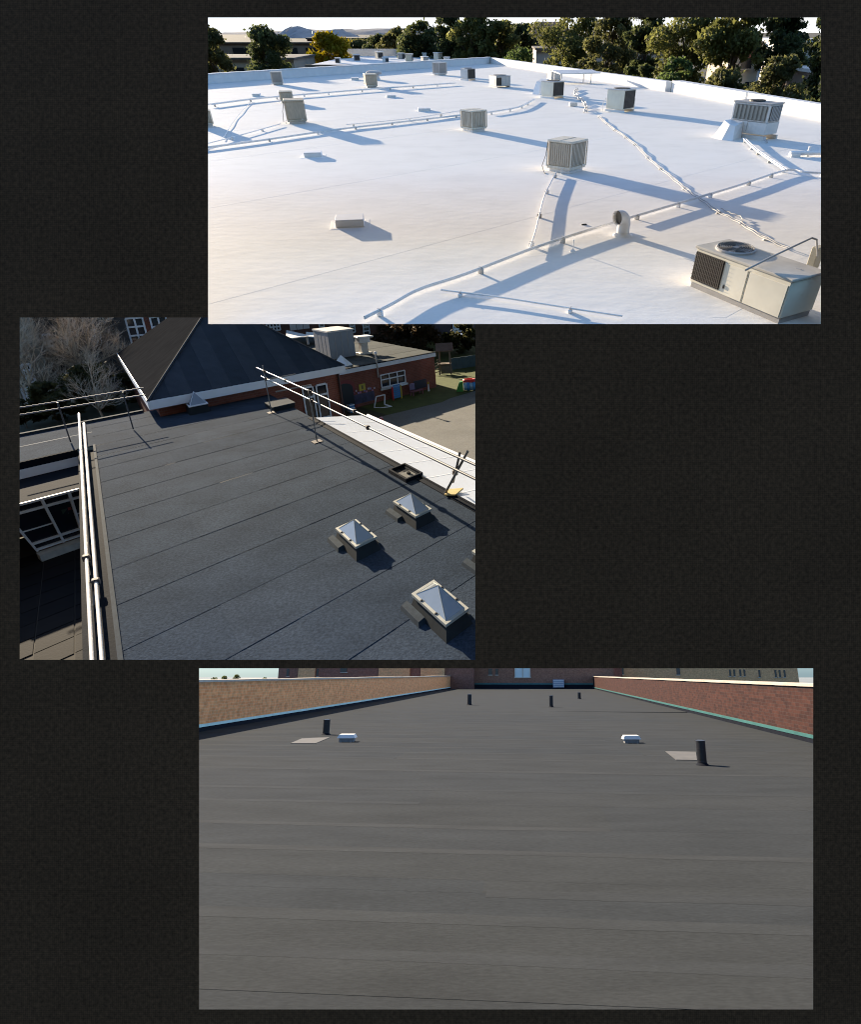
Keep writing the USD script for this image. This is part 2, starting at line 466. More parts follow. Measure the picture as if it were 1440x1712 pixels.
# lap seams of the coated sheets: slightly proud welts
dA = np.array([1270., 950 / math.cos(math.atan2(816, 950)), 0]); dA /= np.linalg.norm(dA)
dB = np.array([-460., 950 / math.cos(math.atan2(816, 950)), 0]); dB /= np.linalg.norm(dB)
rp = Polygon(roof_poly)
rg = np.random.default_rng(3)
from shapely.geometry import LineString


def welt(p, d, w, z, poly):
    n = np.array([-d[1], d[0]])
    out = []
    line = LineString([p - d * 200, p + d * 200]).buffer(w / 2, cap_style=2).intersection(poly.buffer(-.3))
    return [g for g in getattr(line, 'geoms', [line]) if g.area > .2]


for k in range(34):
    p = P1(520, 460)[:2] + np.array([-dA[1], dA[0]]) * (k - 6) * 2.4
    for gpoly in (welt(p, dA[:2], .16 + .05 * rg.random(), 0, rp) if k % 3 == 0 else []):
        wr.part('lap_seam', MB().slab(gpoly, -.004, .0014), WHITE)

# parapets
def wall_run(t, name, pts, h, th, m, cap=None, capm=None):
    """A low wall along frame points, its inner foot on the points, its thickness away to the left of the run."""
    for a, b in zip(pts[:-1], pts[1:]):
        a, b = np.array(a[:2]), np.array(b[:2])
        d = (b - a) / np.linalg.norm(b - a)
        n = np.array([-d[1], d[0]]) * th
        q = [a, b, b + n, a + n]
        t.part(name, MB().prism([[*t.l([[*p, 0]])[0][:2], -.25] for p in q], [[*t.l([[*p, 0]])[0][:2], h] for p in q]), m)
        if cap:
            e = n / th * .04
            q = [a - e, b - e, b + n + e, a + n + e]
            t.part('coping', MB().prism([[*t.l([[*p, 0]])[0][:2], h] for p in q], [[*t.l([[*p, 0]])[0][:2], h + cap] for p in q]), capm or m)


hp = A1.up(P1(600, 128.), 114.5)
t = Thing('parapet', 'long low white parapet along the back left edge of the white roof, in blue shade', 'parapet', A1, roof_l)
wall_run(t, 'wall', [roof_l, roof_c + [0, 0, 0]], hp, .5, WTRIM, .05)
hp2 = A1.up(P1(1000, 138), 124.5)
t = Thing('parapet', 'stepped white parapet along the right edge of the white roof before the trees', 'parapet', A1, roof_c)
wall_run(t, 'wall', [roof_c, P1(1112, 153.5)], hp2, .5, WTRIM, .05)
wall_run(t, 'wall', [P1(1122, 154.0), P1(1243, 177.5)], hp2 * 1.12, .75, WTRIM, .05)
wall_run(t, 'wall', [P1(1247, 178.2), P1(1430, 214)], hp2 * 1.12, .5, WTRIM, .05)


# ------------------------------------------------------------------ rooftop units
def corner_box(mb, wu, wv, z0, z1, u0=0., v0=0.):
    """A box with its near corner at the origin: v along +x (right face), u along +y (left face)."""
    return mb.box((v0 + wv / 2, u0 + wu / 2, (z0 + z1) / 2), (wv, wu, z1 - z0), 0, .012)


def louvre_panel(t, side, a0, a1, z0, z1, n, m, dark, at_=0., name='louvre'):
    """Vertical or slatted louvres on the right face (side 'v', along x at y = at_) or the left face (side 'u', along y at x = at_)."""
    back = MB()
    if side == 'v':
        back.box(((a0 + a1) / 2, at_ - .006, (z0 + z1) / 2), (a1 - a0, .012, z1 - z0))
    else:
        back.box((at_ - .006, (a0 + a1) / 2, (z0 + z1) / 2), (.012, a1 - a0, z1 - z0))
    p = t.part('grille', back, dark)
    s = (a1 - a0) / n
    for k in range(n):
        c = a0 + s * (k + .5)
        b = MB()
        if side == 'v':
            b.box((c, at_ - .022, (z0 + z1) / 2), (s * .55, .02, z1 - z0 - .02))
        else:
            b.box((at_ - .022, c, (z0 + z1) / 2), (.02, s * .55, z1 - z0 - .02))
        t.part(name, b, m, parent=p)


def evap_cooler(label, px, py, ytop, wl, wr_, body=BEIGE, lou=BEIGE2, cat='air cooler', nl=9, group=None, curb=.10, psi=None, right=None):
    """Square evaporative cooler with vertical louvre panels: (px, py) near corner, wl and wr_ widths of its left and right faces in picture units."""
    p = P1(px, py)
    m = A1.mpp(p)
    h = A1.up(p, ytop)
    L, Rr = wl * m, wr_ * m
    psi = psi if psi is not None else math.atan2(L, Rr)
    wv, wu = Rr / math.cos(psi), L / max(.25, math.sin(psi))
    wu = min(wu, 1.6 * wv)
    t = Thing('rooftop_cooler', label, cat, A1, p, psi, group)
    t.part('curb', corner_box(MB(), wu * .86, wv * .86, -.02, curb, wu * .07, wv * .07), WTRIM)
    t.part('base_pan', corner_box(MB(), wu, wv, curb, curb + .1 * h), body)
    t.part('cabinet', corner_box(MB(), wu - .05, wv - .05, curb + .1 * h, h * .93, .025, .025), body)
    t.part('top_cover', corner_box(MB(), wu + .03, wv + .03, h * .93, h, -.015, -.015), body)
    z0, z1 = curb + .12 * h, h * .91
    if right is None:
        louvre_panel(t, 'v', .07, wv - .07, z0, z1, nl, lou, lou, .022)
    else:
        louvre_panel(t, 'v', .07, wv - .07, z0, z1, nl, right, DARKG, .022)
    louvre_panel(t, 'u', .07, wu - .07, z0, z1, nl, lou, lou, .022)
    for q in ((0, 0), (wv, 0), (0, wu)):
        t.part('corner_trim', MB().box((q[0], q[1], (curb + h * .93) / 2 + .03), (.035, .035, h * .93 - curb - .06)), body)
    t.part('rating_plate', MB().box((wv * .78, -.03, h * .2), (.09, .01, .05)), LGREY)
    t.part('drain_pipe', MB().tube([[-.02, wu * .3, curb + .05], [-.09, wu * .3, curb + .04], [-.1, wu * .3, .0]], .014, 6), PIPEW)
    t.part('top_seam', MB().box((wv / 2, wu / 2, h + .004), (wv * .96, .02, .008)), lou)
    return t, wu, wv, h


def cable(t, pts, r=.012, m=BLACK, name='cable'):
    t.part(name, MB().tube(pts, r, 5), m)


t, wu, wv, h = evap_cooler('large beige louvred cooler in the middle of the white roof with the long shadow', 953, 292, 238, 37, 30, nl=10)
cable(t, [[-.03, wu * .98, h * .9], [-.1, wu * 1.0, h * .5], [-.22, wu * 1.05, h * .2], [-.3, wu * .9, .02], [-.5, wu * .7, .012]], .012)
t, wu, wv, h = evap_cooler('tan louvred cooler standing left of the largest beige cooler, narrower than it', 790, 222, 186, 20, 24, nl=8)
t, wu, wv, h = evap_cooler('tall grey-brown slatted cooler leaning on the left part of the roof', 482, 208.5, 168, 9, 30, body=BEIGE2, nl=9, psi=.30)
cable(t, [[0, wu, h * .9], [-.15, wu, h * .45], [-.2, wu * .9, .02]], .014)
evap_cooler('small grey cooler half hidden behind the tall grey-brown slatted cooler', 470, 173, 153.5, 6, 20, nl=6, psi=.28)
evap_cooler('pale grey cooler standing in the shade band of the back left parapet', 456, 143, 120.5, 4, 17, body=LGREY, lou=GREYM, nl=6, psi=.2)
evap_cooler('small tan cooler beside the round dark roof vent', 613, 147.5, 124.5, 7, 18, nl=6, psi=.3)
evap_cooler('cooler with white top at the far end of the roof close to the parapet', 735, 127, 105, 12, 12, body=LGREY, lou=GREYM, nl=6)


def condenser(label, px, py, ytop, wl, wr_, left=BEIGE, right=DARKG, fins=COIL, cat='air conditioner', duct=False):
    """Condensing unit: pale panel on the left face, dark coil grille on the right one, fan guard on top, on a frame of rails."""
    p = P1(px, py)
    m = A1.mpp(p)
    h = A1.up(p, ytop)
    L, Rr = wl * m, wr_ * m
    psi = math.atan2(L, Rr)
    psi = min(max(psi, .35), 1.2)
    wv, wu = Rr / math.cos(psi), L / math.sin(psi)
    t = Thing('air_conditioner', label, cat, A1, p, psi)
    z = .12 * h
    for v in (.06, wv - .06):
        t.part('base_rail', MB().box((v, wu / 2, z * .4), (.08, wu * 1.12, z * .8)), WTRIM)
    t.part('cabinet', corner_box(MB(), wu, wv, z, h * .96), left)
    t.part('top_cover', corner_box(MB(), wu + .04, wv + .04, h * .955, h, -.02, -.02), LGREY)
    louvre_panel(t, 'v', .05, wv - .05, z + .05, h * .93, 9, fins, right, 0.)
    g = MB().lathe([(.05, h + .03), (min(wu, wv) * .18, h + .035), (min(wu, wv) * .4, h + .03), (min(wu, wv) * .42, h)], (wv / 2, wu / 2, 0), 20)
    t.part('fan_guard', g, DARKG)
    t.part('access_panel', MB().box((-.008, wu * .5, h * .5), (.014, wu * .7, h * .5)), left)
    return t, wu, wv, h


condenser('dark-sided condenser unit on rails, second from the far end of the roof', 782, 135.5, 115.5, 12, 13, LGREY)
t, wu, wv, h = condenser('low wide pale unit with a dark grille corner, right of the small condensers', 830, 147.5, 127.5, 12, 24, LGREY, LGREY, LGREY)
louvre_panel(t, 'v', .02, wv * .35, h * .2, h * .85, 5, COIL, DARKG, -.03)
t, wu, wv, h = condenser('white and black condenser before a small pale cooler and a shed roof', 924, 166, 137, 18, 20, CREAM)
b = MB()
p = t.l([P1(903, 158)])[0]
b.prism([[p[0] - .4, p[1] - .3, 0], [p[0] + .5, p[1] - .5, 0], [p[0] + .5, p[1] + .4, 0], [p[0] - .4, p[1] + .4, 0]], [[p[0] - .1, p[1] - .1, .75], [p[0] + .5, p[1] - .4, .9], [p[0] + .5, p[1] + .4, .9], [p[0] - .1, p[1] + .3, .75]])
t.part('duct_elbow', b, WTRIM)
t, wu, wv, h = condenser('cream and black condenser right of the roof centre with cables at its foot', 1041, 189, 150.5, 25, 23, CREAM)
cable(t, [[-.05, wu, h * .6], [-.2, wu + .1, h * .3], [-.25, wu + .05, .03], [-.5, wu * .5, .03]], .02, PIPEW)
t.part('shutoff_box', MB().box((wv + .12, .25, h * .4), (.14, .18, .3), 0, .01), LGREY)
t.part('riser_pipe', MB().tube([[wv + .15, .1, 0], [wv + .15, .1, h * .55], [wv + .02, .12, h * .6]], .03, 6), STEEL)

# small pale cooler and shelter behind the white and black condenser
evap_cooler('small pale cooler right behind the white and black condenser', 922, 136, 119, 6, 18, body=LGREY, lou=LGREY, nl=5, psi=.3)
p = P1(953, 141)
t = Thing('roof_shelter', 'small white shelter roof on posts near the stepped parapet', 'shelter', A1, p, .3)
m = A1.mpp(p)
hh = A1.up(p, 124)
t.part('cover', MB().prism([[-1.2, -.6, hh], [2.6, -.6, hh], [2.6, 1.4, hh + .1], [-1.2, 1.4, hh + .1]], [[-1.2, -.6, hh + .08], [2.6, -.6, hh + .08], [2.6, 1.4, hh + .2], [-1.2, 1.4, hh + .2]]), WTRIM)
for q in ((-1, -.4), (1.8, -.4), (1.8, 1.2), (-1, 1.2)):
    t.part('post', MB().tube([[*q, 0], [*q, hh]], .05, 6), WTRIM)

# the big grey package unit before the right parapet
p = P1(1275, 236)
h = A1.up(p, 174)
m = A1.mpp(p)
psi = math.radians(38)
wv, wu = 30 * m / math.cos(psi), 43 * m / math.sin(psi)
t = Thing('package_unit', 'tall grey package air conditioner with mesh upper panels and a white duct at its left', 'air conditioner', A1, p, psi)
for v in (.05, wv - .05):
    t.part('base_rail', MB().box((v, wu / 2, .08), (.1, wu * 1.1, .16)), LGREY)
t.part('lower_cabinet', corner_box(MB(), wu, wv, .2, h * .48), LGREY)
t.part('upper_cabinet', corner_box(MB(), wu - .03, wv - .03, h * .485, h * .96, .015, .015), LGREY)
t.part('top_cover', corner_box(MB(), wu + .04, wv + .04, h * .96, h, -.02, -.02), GREYM)
FRET = mat('grille_mesh', (.17, .155, .13), .6, .2, 8)
louvre_panel(t, 'u', .12, wu - .12, h * .52, h * .92, 8, mat('grille_mesh_light', (.26, .24, .2), .6), FRET, .0)
louvre_panel(t, 'v', .1, wv - .1, h * .52, h * .92, 7, GREYM, DARKG, .0)
t.part('fan_guard', MB().lathe([(.04, h + .05), (.35, h + .06), (.36, h)], (wv / 2, wu * .55, 0), 20), DARKG)
t.part('panel_seam', MB().box((-.008, wu * .5, h * .34), (.014, .02, h * .27)), GREYM)
# duct: a tapered hood coming down to the roof at its left
c0 = np.array([-.25, wu * .86, 0])
t.part('duct', MB().prism([c0 + [-1.0, -.35, 0], c0 + [-.75, -.75, 0], c0 + [.2, -.55, 0], c0 + [.25, .3, 0], c0 + [-.75, .35, 0]],
                          [c0 + [-.55, -.3, .55], c0 + [-.4, -.5, .5], c0 + [.25, -.45, .62], c0 + [.25, .2, .66], c0 + [-.35, .15, .66]]), WTRIM)
t.part('gas_pipe', MB().tube([[-.1, -.1, .16], [-.35, -.25, .12], [-.6, -.6, .06]], .035, 6), STEEL)

# the big cream package unit in the near right corner
A, B = P1(1152, 479), P1(1301, 543)
d = (B - A) / np.linalg.norm(B - A)
ln = np.linalg.norm(B - A)
h = A1.up(A, 411)
T1, T2 = A1.g(1161, 410, h), A1.g(1192, 396, h)
rz = math.atan2(d[1], d[0])
wd = abs(np.dot(T2 - T1, [-d[1], d[0], 0]))
wd = max(wd, .85)
t = Thing('package_unit', 'large cream package air conditioner with a round fan in the near right corner', 'air conditioner', A1, A, rz)
t.part('base_rail', MB().box((ln / 2, wd / 2, .05), (ln * .98, wd * .94, .1)), GREYM)
t.part('cabinet', MB().box((ln / 2, wd / 2, .1 + (h - .14) / 2), (ln, wd, h - .14), 0, .015), CREAM)
t.part('top_cover', MB().box((ln / 2, wd / 2, h - .02), (ln + .05, wd + .05, .05), 0, .012), mat('dusty_cream_metal', (.50, .46, .39), .7, .14, 2.5))
fx = ln * .34
louvre_panel(t, 'v', .03, fx, .16, h - .09, 17, mat('fin_brown', (.075, .06, .045), .5), DARKG, -.004, 'fin')
for k in range(7):
    z = .2 + k * (h - .34) / 6
    t.part('guard_wire', MB().tube([[.03, -.05, z], [fx, -.05, z]], .004, 4), COIL)
for x in (ln * .604,):
    t.part('panel_joint', MB().box((x, -.002, h * .5), (.008, .008, h - .2)), mat('joint_tan', (.45, .41, .33), .7))
t.part('access_panel', MB().box((ln * .475, -.008, h * .5), (ln * .235, .016, h - .22), 0, .006), CREAM)
t.part('access_panel', MB().box((ln * .80, -.008, h * .5), (ln * .37, .016, h - .22), 0, .006), CREAM)
t.part('handle', MB().box((ln * .39, -.022, h * .33), (.035, .02, .07), 0, .006), BLACK)
cx_, cy_, rf = ln * .25, wd * .5, min(wd * .40, ln * .22)
t.part('fan_ring', MB().lathe([(rf * 1.08, h + .005), (rf * 1.08, h + .035), (rf, h + .05), (rf * .97, h + .03), (rf * .97, h + .004)], (cx_, cy_, 0), 32), GREYM)
t.part('fan_well', MB().lathe([(0.001, h + .008), (rf * .97, h + .008)], (cx_, cy_, 0), 28), DARKG)
for k in range(4):
    a = k * math.pi / 2 + .4
    q = [[cx_ + rf * .15 * math.cos(a - .3), cy_ + rf * .15 * math.sin(a - .3)], [cx_ + rf * .88 * math.cos(a - .3), cy_ + rf * .88 * math.sin(a - .3)], [cx_ + rf * .9 * math.cos(a + .3), cy_ + rf * .9 * math.sin(a + .3)], [cx_ + rf * .15 * math.cos(a + .6), cy_ + rf * .15 * math.sin(a + .6)]]
    t.part('fan_blade', MB().prism([[*q[0], h + .012], [*q[1], h + .012], [*q[2], h + .028], [*q[3], h + .028]], [[*q[0], h + .016], [*q[1], h + .016], [*q[2], h + .032], [*q[3], h + .032]]), GREYM)
t.part('fan_hub', MB().lathe([(rf * .2, h + .012), (rf * .2, h + .05), (.001, h + .055)], (cx_, cy_, 0), 16), GREYM)
gm = MB()
for k in range(7):
    r_ = rf * (.25 + .12 * k)
    gm.tube([[cx_ + r_ * math.cos(a), cy_ + r_ * math.sin(a), h + .062] for a in np.linspace(0, 2 * math.pi, 29)], .0035, 4, False)
for k in range(20):
    a = k * math.pi / 10
    gm.tube([[cx_ + rf * .2 * math.cos(a), cy_ + rf * .2 * math.sin(a), h + .06], [cx_ + rf * 1.03 * math.cos(a), cy_ + rf * 1.03 * math.sin(a), h + .05]], .003, 4)
t.part('fan_guard', gm, mat('guard_wire_dark', (.12, .115, .11), .5))
t.part('name_plate', MB().box((ln * .86, wd * .62, h + .008), (.10, .035, .006)), GREYM)
# conduit that rises from the cover and arches over to the box behind
cp = [t.l([A1.g(*q)])[0] for q in ((1247, 452, h + .02), (1290, 430, h + .12), (1330, 411, h + .22), (1358, 398, h + .3), (1366, 401, h + .27), (1367, 428, h * .75))]
t.part('flexible_conduit', MB().tube(cp, .018, 7), GREYM, smooth=60)
e = t.l([A1.g(1353, 462, .05)])[0]
t.part('electric_box', MB().box((e[0], e[1], .42), (.15, .24, .42), .1, .015), mat('tan_metal', (.46, .39, .27), .5, .1, 5))
t.part('box_stand', MB().box((e[0], e[1] + .03, .12), (.05, .1, .24)), GREYM)

# gooseneck vent pipe
p = P1(1041, 394)
h = A1.up(p, 350)
m = A1.mpp(p)
r = 10.5 * m
t = Thing('gooseneck_vent', 'short white gooseneck vent pipe with its round mouth turned left', 'vent pipe', A1, p, math.radians(212))
be = r * 1.12
arc = [[0, 0, -.02], [0, 0, (h - be - r) * .5]] + [[be - be * math.cos(a), 0, h - be - r + be * math.sin(a)] for a in np.linspace(0, 1.75, 10)]
arc.append((np.array(arc[-1]) + (np.array(arc[-1]) - np.array(arc[-2])) * .9).tolist())
t.part('pipe', MB().tube(arc, r, 22, caps=False), WTRIM, smooth=50)
e, d2 = np.array(arc[-1]), np.array(arc[-1]) - np.array(arc[-2])
d2 /= np.linalg.norm(d2)
t.part('mouth_rim', MB().tube([e - d2 * .025, e + d2 * .012], r * 1.08, 22, caps=False), WTRIM, smooth=50)
t.part('mouth', MB().tube([e - d2 * .09, e - d2 * .08], r * .97, 20), mat('vent_inside', (.18, .165, .15), .9))
t.part('seam_ring', MB().tube([[0, 0, (h - be - r) * .96], [0, 0, (h - be - r) * 1.04]], r * 1.03, 22, caps=False), WTRIM, smooth=50)
t.part('flashing', MB().lathe([(r * 1.7, -.005), (r * 1.35, .015), (r * 1.06, .06), (r * 1.02, .09)], (0, 0, 0), 22), WHITE, smooth=60)

# round mushroom vent by the far parapet
p = P1(626, 134)
h = A1.up(p, 119)
m = A1.mpp(p)
t = Thing('mushroom_vent', 'round dark-capped roof vent beside the small tan cooler', 'roof vent', A1, p)
t.part('neck', MB().lathe([(11 * m, -.01), (9 * m, h * .3), (8 * m, h * .62)], (0, 0, 0), 18), WTRIM, smooth=50)
t.part('cap', MB().lathe([(8 * m, h * .6), (13 * m, h * .62), (13 * m, h * .86), (9 * m, h), (.001, h)], (0, 0, 0), 18), GREYM, smooth=40)


# low roof hatches
def hatch(label, px, py, ytop, wl, wr_, psi):
    p = P1(px, py)
    m = A1.mpp(p)
    h = A1.up(p, ytop)
    t = Thing('roof_hatch', label, 'roof hatch', A1, p, psi)
    wv, wu = wr_ * m / math.cos(psi), wl * m / max(.2, math.sin(psi))
    t.part('curb', corner_box(MB(), wu, wv, -.02, h * .9), WTRIM)
    t.part('lid', corner_box(MB(), wu, wv, h * .9, h, 0, 0), WTRIM)
    t.part('flashing', MB().prism([[-.16, -.16, 0], [wv + .16, -.16, 0], [wv + .16, wu + .16, 0], [-.16, wu + .16, 0]], [[-.12, -.12, .006], [wv + .12, -.12, .006], [wv + .12, wu + .12, .006], [-.12, wu + .12, .006]]), WHITE)


hatch('low white box hatch alone on the near left of the white roof, the nearest hatch', 562, 382, 369, 8, 46, .17)
hatch('low white hatch left of the roof centre, below the tall grey-brown cooler', 509, 264, 256, 4, 28, .16)
hatch('small white hatch beyond the tan cooler, above the long pipe run', 700, 187, 182, 4, 20, .18)
hatch('smallest white hatch in mid roof, right of the small tan cooler', 647, 164, 160, 3, 15, .18)
hatch('flat white hatch near the left parapet shade', 422, 162, 157.5, 3, 12, .18)
hatch('small white curb right beside the round dark vent', 588, 135, 131, 3, 12, .2)


# pipe runs on small timber blocks
def curve(pts, n=10):
    pts = [np.array(p, float) for p in pts]
    out = []
    for i in range(len(pts) - 1):
        a = pts[max(0, i - 1)]; b = pts[i]; c = pts[i + 1]; d_ = pts[min(len(pts) - 1, i + 2)]
        for k in range(n):
            u = k / n
            out.append(.5 * ((2 * b) + (-a + c) * u + (2 * a - 5 * b + 4 * c - d_) * u * u + (-a + 3 * b - 3 * c + d_) * u ** 3))
    return np.array(out + [pts[-1]])


def run(label, pts, h=.14, r=.016, twin=0., step=2.2, m=PIPEW, sag=.0, blk=True, stack=0., cat='pipe run', seed=0, first=.4):
    g = [P1(*p) for p in pts]
    o = g[0]
    t = Thing('pipe_run', label, cat, A1, o)
    rng = np.random.default_rng(seed)
    path = curve([q - o for q in g], 8)
    path[:, 2] = h
    for w in ([-twin / 2, twin / 2] if twin else [0.]):
        q = path.copy()
        tan = np.gradient(path, axis=0); tan /= np.linalg.norm(tan, axis=1, keepdims=True) + 1e-9
        q[:, 0] += -tan[:, 1] * w; q[:, 1] += tan[:, 0] * w
        if sag:
            q[:, 2] += sag * np.sin(np.arange(len(q)) * 1.3 + seed + w * 9)
        t.part('pipe', MB().tube(q, r, 6), m)
        if stack:
            t.part('pipe', MB().tube(q - [0, 0, stack], r, 6), m)
    seg = np.linalg.norm(np.diff(path, axis=0), axis=1)
    s = np.concatenate([[0], np.cumsum(seg)])
    k = first
    while blk and k < s[-1]:
        i = min(len(path) - 2, int(np.searchsorted(s, k)) - 1) if k > 0 else 0
        q = path[i] + (path[i + 1] - path[i]) * ((k - s[i]) / max(seg[i], 1e-6))
        a = math.atan2(*(path[i + 1] - path[i])[:2][::-1])
        b = t.part('support_block', MB().box((q[0], q[1], (h - r) / 2), (.055, .13, h - r - .002), a, .008), BLOCKM if rng.random() < .45 else WTRIM)
        t.part('pipe_clip', MB().box((q[0], q[1], h + r * .6), (.02, .09, .010), a), STEEL, parent=b)
        k += step * rng.uniform(.75, 1.25)
    return t


run('long conduit on blocks crossing the near white roof past the gooseneck vent', [(611, 541.5), (655, 519), (703, 493), (780, 467), (885, 426), (955, 402), (1025, 380)], .125, .018, step=2.4, stack=.03, seed=1)
run('conduit on blocks running from the gooseneck vent to the right edge junction', [(1050, 372), (1160, 339), (1235, 316), (1312, 291), (1345, 294), (1400, 297)], .12, .018, step=2.2, stack=.032, seed=2)
run('conduit leading down from the largest beige cooler to the long near conduit', [(930, 294), (912, 330), (902, 365), (895, 395), (885, 425)], .115, .016, step=2.8, stack=.03, seed=3)
run('thin conduit on blocks along the near edge towards the cream package unit', [(738, 492), (820, 502), (905, 515), (980, 527), (1040, 536)], .08, .018, step=2.2, seed=4)
run('wavy pair of flexible lines across the right half of the roof', [(1000, 195), (1020, 213), (1060, 242), (1085, 268), (1120, 297), (1150, 322), (1172, 337), (1200, 357), (1232, 373), (1270, 397), (1318, 420)], .05, .010, .09, 2.6, GREYM, .012, seed=5)
run('short loose line that ends in a hook on the roof right of the wavy lines', [(1205, 352), (1222, 360), (1238, 366), (1241, 374), (1237, 379)], .05, .012, 0, 9, GREYM, .01, blk=False, seed=6)
run('pipe from the grey package unit down to the right edge junction', [(1243, 237), (1262, 255), (1285, 272), (1313, 291)], .12, .03, .09, 1.5, PIPEW, seed=7)
run('nearer of two long pipe runs from the left edge to the tan cooler', [(330, 253), (430, 240), (560, 221), (660, 209), (770, 196)], .10, .022, 0, 2.4, PIPEW, stack=.035, seed=8)
run('farther pipe run from the left edge, ending at the tall grey-brown cooler', [(330, 249), (400, 231), (470, 211)], .09, .02, 0, 2.4, PIPEW, seed=9)
run('pipe run that rises beyond the tan cooler towards the white and black condenser', [(815, 193), (862, 185), (880, 178), (893, 170)], .13, .03, .12, 2.2, PIPEW, seed=10)
run('pipe run parallel behind the long left run, up to the tan cooler', [(580, 214), (690, 203), (770, 190)], .13, .02, 0, 3.4, PIPEW, seed=11)
run('far dotted pipe run crossing the roof behind the small grey cooler', [(352, 180), (420, 171), (470, 166), (540, 160), (600, 155), (680, 149), (760, 143)], .15, .035, .3, 2.6, PIPEW, seed=12)
run('thin slack line from the far left run down to the near left run', [(420, 172), (395, 200), (372, 236)], .05, .014, 0, 9, PIPEW, .01, blk=False, seed=13)
run('broken string of pipe ends between the two right condensers', [(965, 150), (962, 160), (975, 172), (980, 182), (979, 190)], .1, .03, .15, 1.6, STEEL, .04, seed=14)

# lone stubs
p = P1(958, 421)
t = Thing('marker_post', 'thin short post standing on the near long conduit', 'post', A1, p)
t.part('post', MB().tube([[0, 0, 0], [0, 0, A1.up(p, 401)]], .012, 6), WTRIM)
t.part('foot', MB().lathe([(.07, 0), (.05, .03), (.02, .05)], (0, 0, 0), 10), WTRIM)
p = P1(1350, 262)
t = Thing('pipe_stub', 'white pipe stub with a flat arm near the right edge of the roof', 'pipe', A1, p)
t.part('riser', MB().tube([[0, 0, 0], [0, 0, A1.up(p, 245)]], .055, 8), WTRIM)
t.part('arm', MB().tube([[-.75, -.08, .12], [1.3, .05, .12]], .08, 8), WTRIM)
t.part('foot', MB().box((-.55, -.05, .06), (.35, .3, .12)), WTRIM)
single('debris', 'small dark scrap lying on the white roof left of the gooseneck vent', 'debris', A1, P1(977, 376.5), MB().prism([[-.07, -.03, .003], [.08, -.02, .003], [.07, .03, .003], [-.08, .02, .003]], [[-.06, -.02, .03], [.07, -.01, .015], [.06, .02, .03], [-.07, .01, .02]]), BLACK)
single('debris', 'pale block lying alone on the far roof between the two right condensers', 'debris', A1, P1(958, 178), MB().box((0, 0, .1), (.5, .3, .2), .3, .03), LGREY)
p = P1(330, 214)
evap_cooler('cooler at the left edge of the roof whose shadow enters the view', 333, 214, 186, 10, 22, nl=6, psi=.4)

# ------------------------------------------------------------------ behind the white roof: street level
GZ = -4.5
EARTH = mat('dusty_ground', (.13, .115, .085), .95, .25, .05, 6, second=(.08, .08, .045))
gx = [A1.at(262, 62, GZ), A1.at(262, 900, GZ), A1.at(1900, 900, GZ), A1.at(1900, 25, GZ), A1.at(1500, 25, GZ)]
single('ground', 'dusty street level ground beyond the white roof', 'ground', A1, (0, 0, 0), MB().sheet(Polygon([(q[0], q[1]) for q in gx]), GZ), EARTH, kind='structure')

L_OLIVE = leafmat('leaf_olive', (.07, .075, .03), (.19, .195, .07), (.42, .40, .15), .58)
L_DARK = leafmat('leaf_dark', (.045, .058, .024), (.12, .14, .05), (.32, .33, .11), .58)
L_EUC = leafmat('leaf_gum', (.08, .09, .03), (.24, .25, .08), (.50, .48, .16), .58)
L_YEL = leafmat('leaf_yellow', (.20, .17, .012), (.42, .36, .02), (.62, .52, .05), .35)
L_MID = leafmat('leaf_mid', (.06, .09, .03), (.16, .22, .07), (.34, .42, .14), .58)


def tree1(name, label, px, dist, ytop, wpx, leaf, n, seed, **k):
    p = A1.at(px, dist, GZ)
    m = A1.mpp(p)
    h = A1.up(p, ytop) - GZ
    return tree(name, label, A1, p, h, wpx * m, leaf, int(n * 1.35), k.pop('ls', .42) * .72, seed, **k)


tree1('broadleaf_tree', 'round dark tree with a bare lower trunk at the left end of the roof edge', 374, 92, 34, 66, L_OLIVE, 5200, 21, trunk_frac=.34, ls=.3)
tree1('broadleaf_tree', 'wide dark round-crowned tree, second from the left behind the parapet', 461, 100, 43, 82, L_DARK, 6500, 22, trunk_frac=.22, ls=.3)
tree1('yellow_tree', 'bright yellow-green bush tree behind the far parapet', 556, 135, 53, 64, L_YEL, 6000, 23, trunk_frac=.12, ls=.36)
G1 = None
row = [(606, 175, 66, 52, L_OLIVE, 'low olive tree just right of the yellow tree'), (640, 165, 58, 50, L_DARK, 'small dark tree second to the right of the yellow tree'), (672, 150, 46, 62, L_OLIVE, 'ragged olive tree where the tall trees begin'),
       (712, 140, 36, 70, L_DARK, 'tall dark pointed tree left of the roof corner'), (752, 132, 24, 62, L_DARK, 'tall dark tree behind the far roof corner, against the sky'), (790, 128, 20, 66, L_EUC, 'tall yellowish green tree right above the roof corner'),
       (836, 126, 34, 74, L_EUC, 'tree with thin sunlit crown right of the roof corner'), (870, 150, 40, 60, L_DARK, 'dark tree beside the gap with the tiled roofs')]
for i, (px, ds, yt, w, lf, lb) in enumerate(row):
    tree1('boundary_tree', lb, px, ds, yt, w, lf, 5200, 40 + i, group=None, trunk_frac=.15, ls=.4)
gum = [(945, 104, 4, 100, L_EUC, 'tall drooping gum tree right of the gap with tiled roofs'), (1008, 92, 14, 84, L_OLIVE, 'dark gum tree with open crown left of the slender pine'), (1062, 84, -4, 72, L_DARK, 'slender dark tree with a bare stem in the middle of the right tree row'),
       (1128, 74, -20, 120, L_EUC, 'largest drooping gum tree behind the stepped parapet'), (1196, 66, -14, 96, L_EUC, 'pale gum tree left of the cream house'), (1268, 70, -8, 92, L_DARK, 'tall dark tree behind the grey package unit'), (1350, 58, -30, 110, L_DARK, 'dark tree at the right end of the row cut by the edge')]
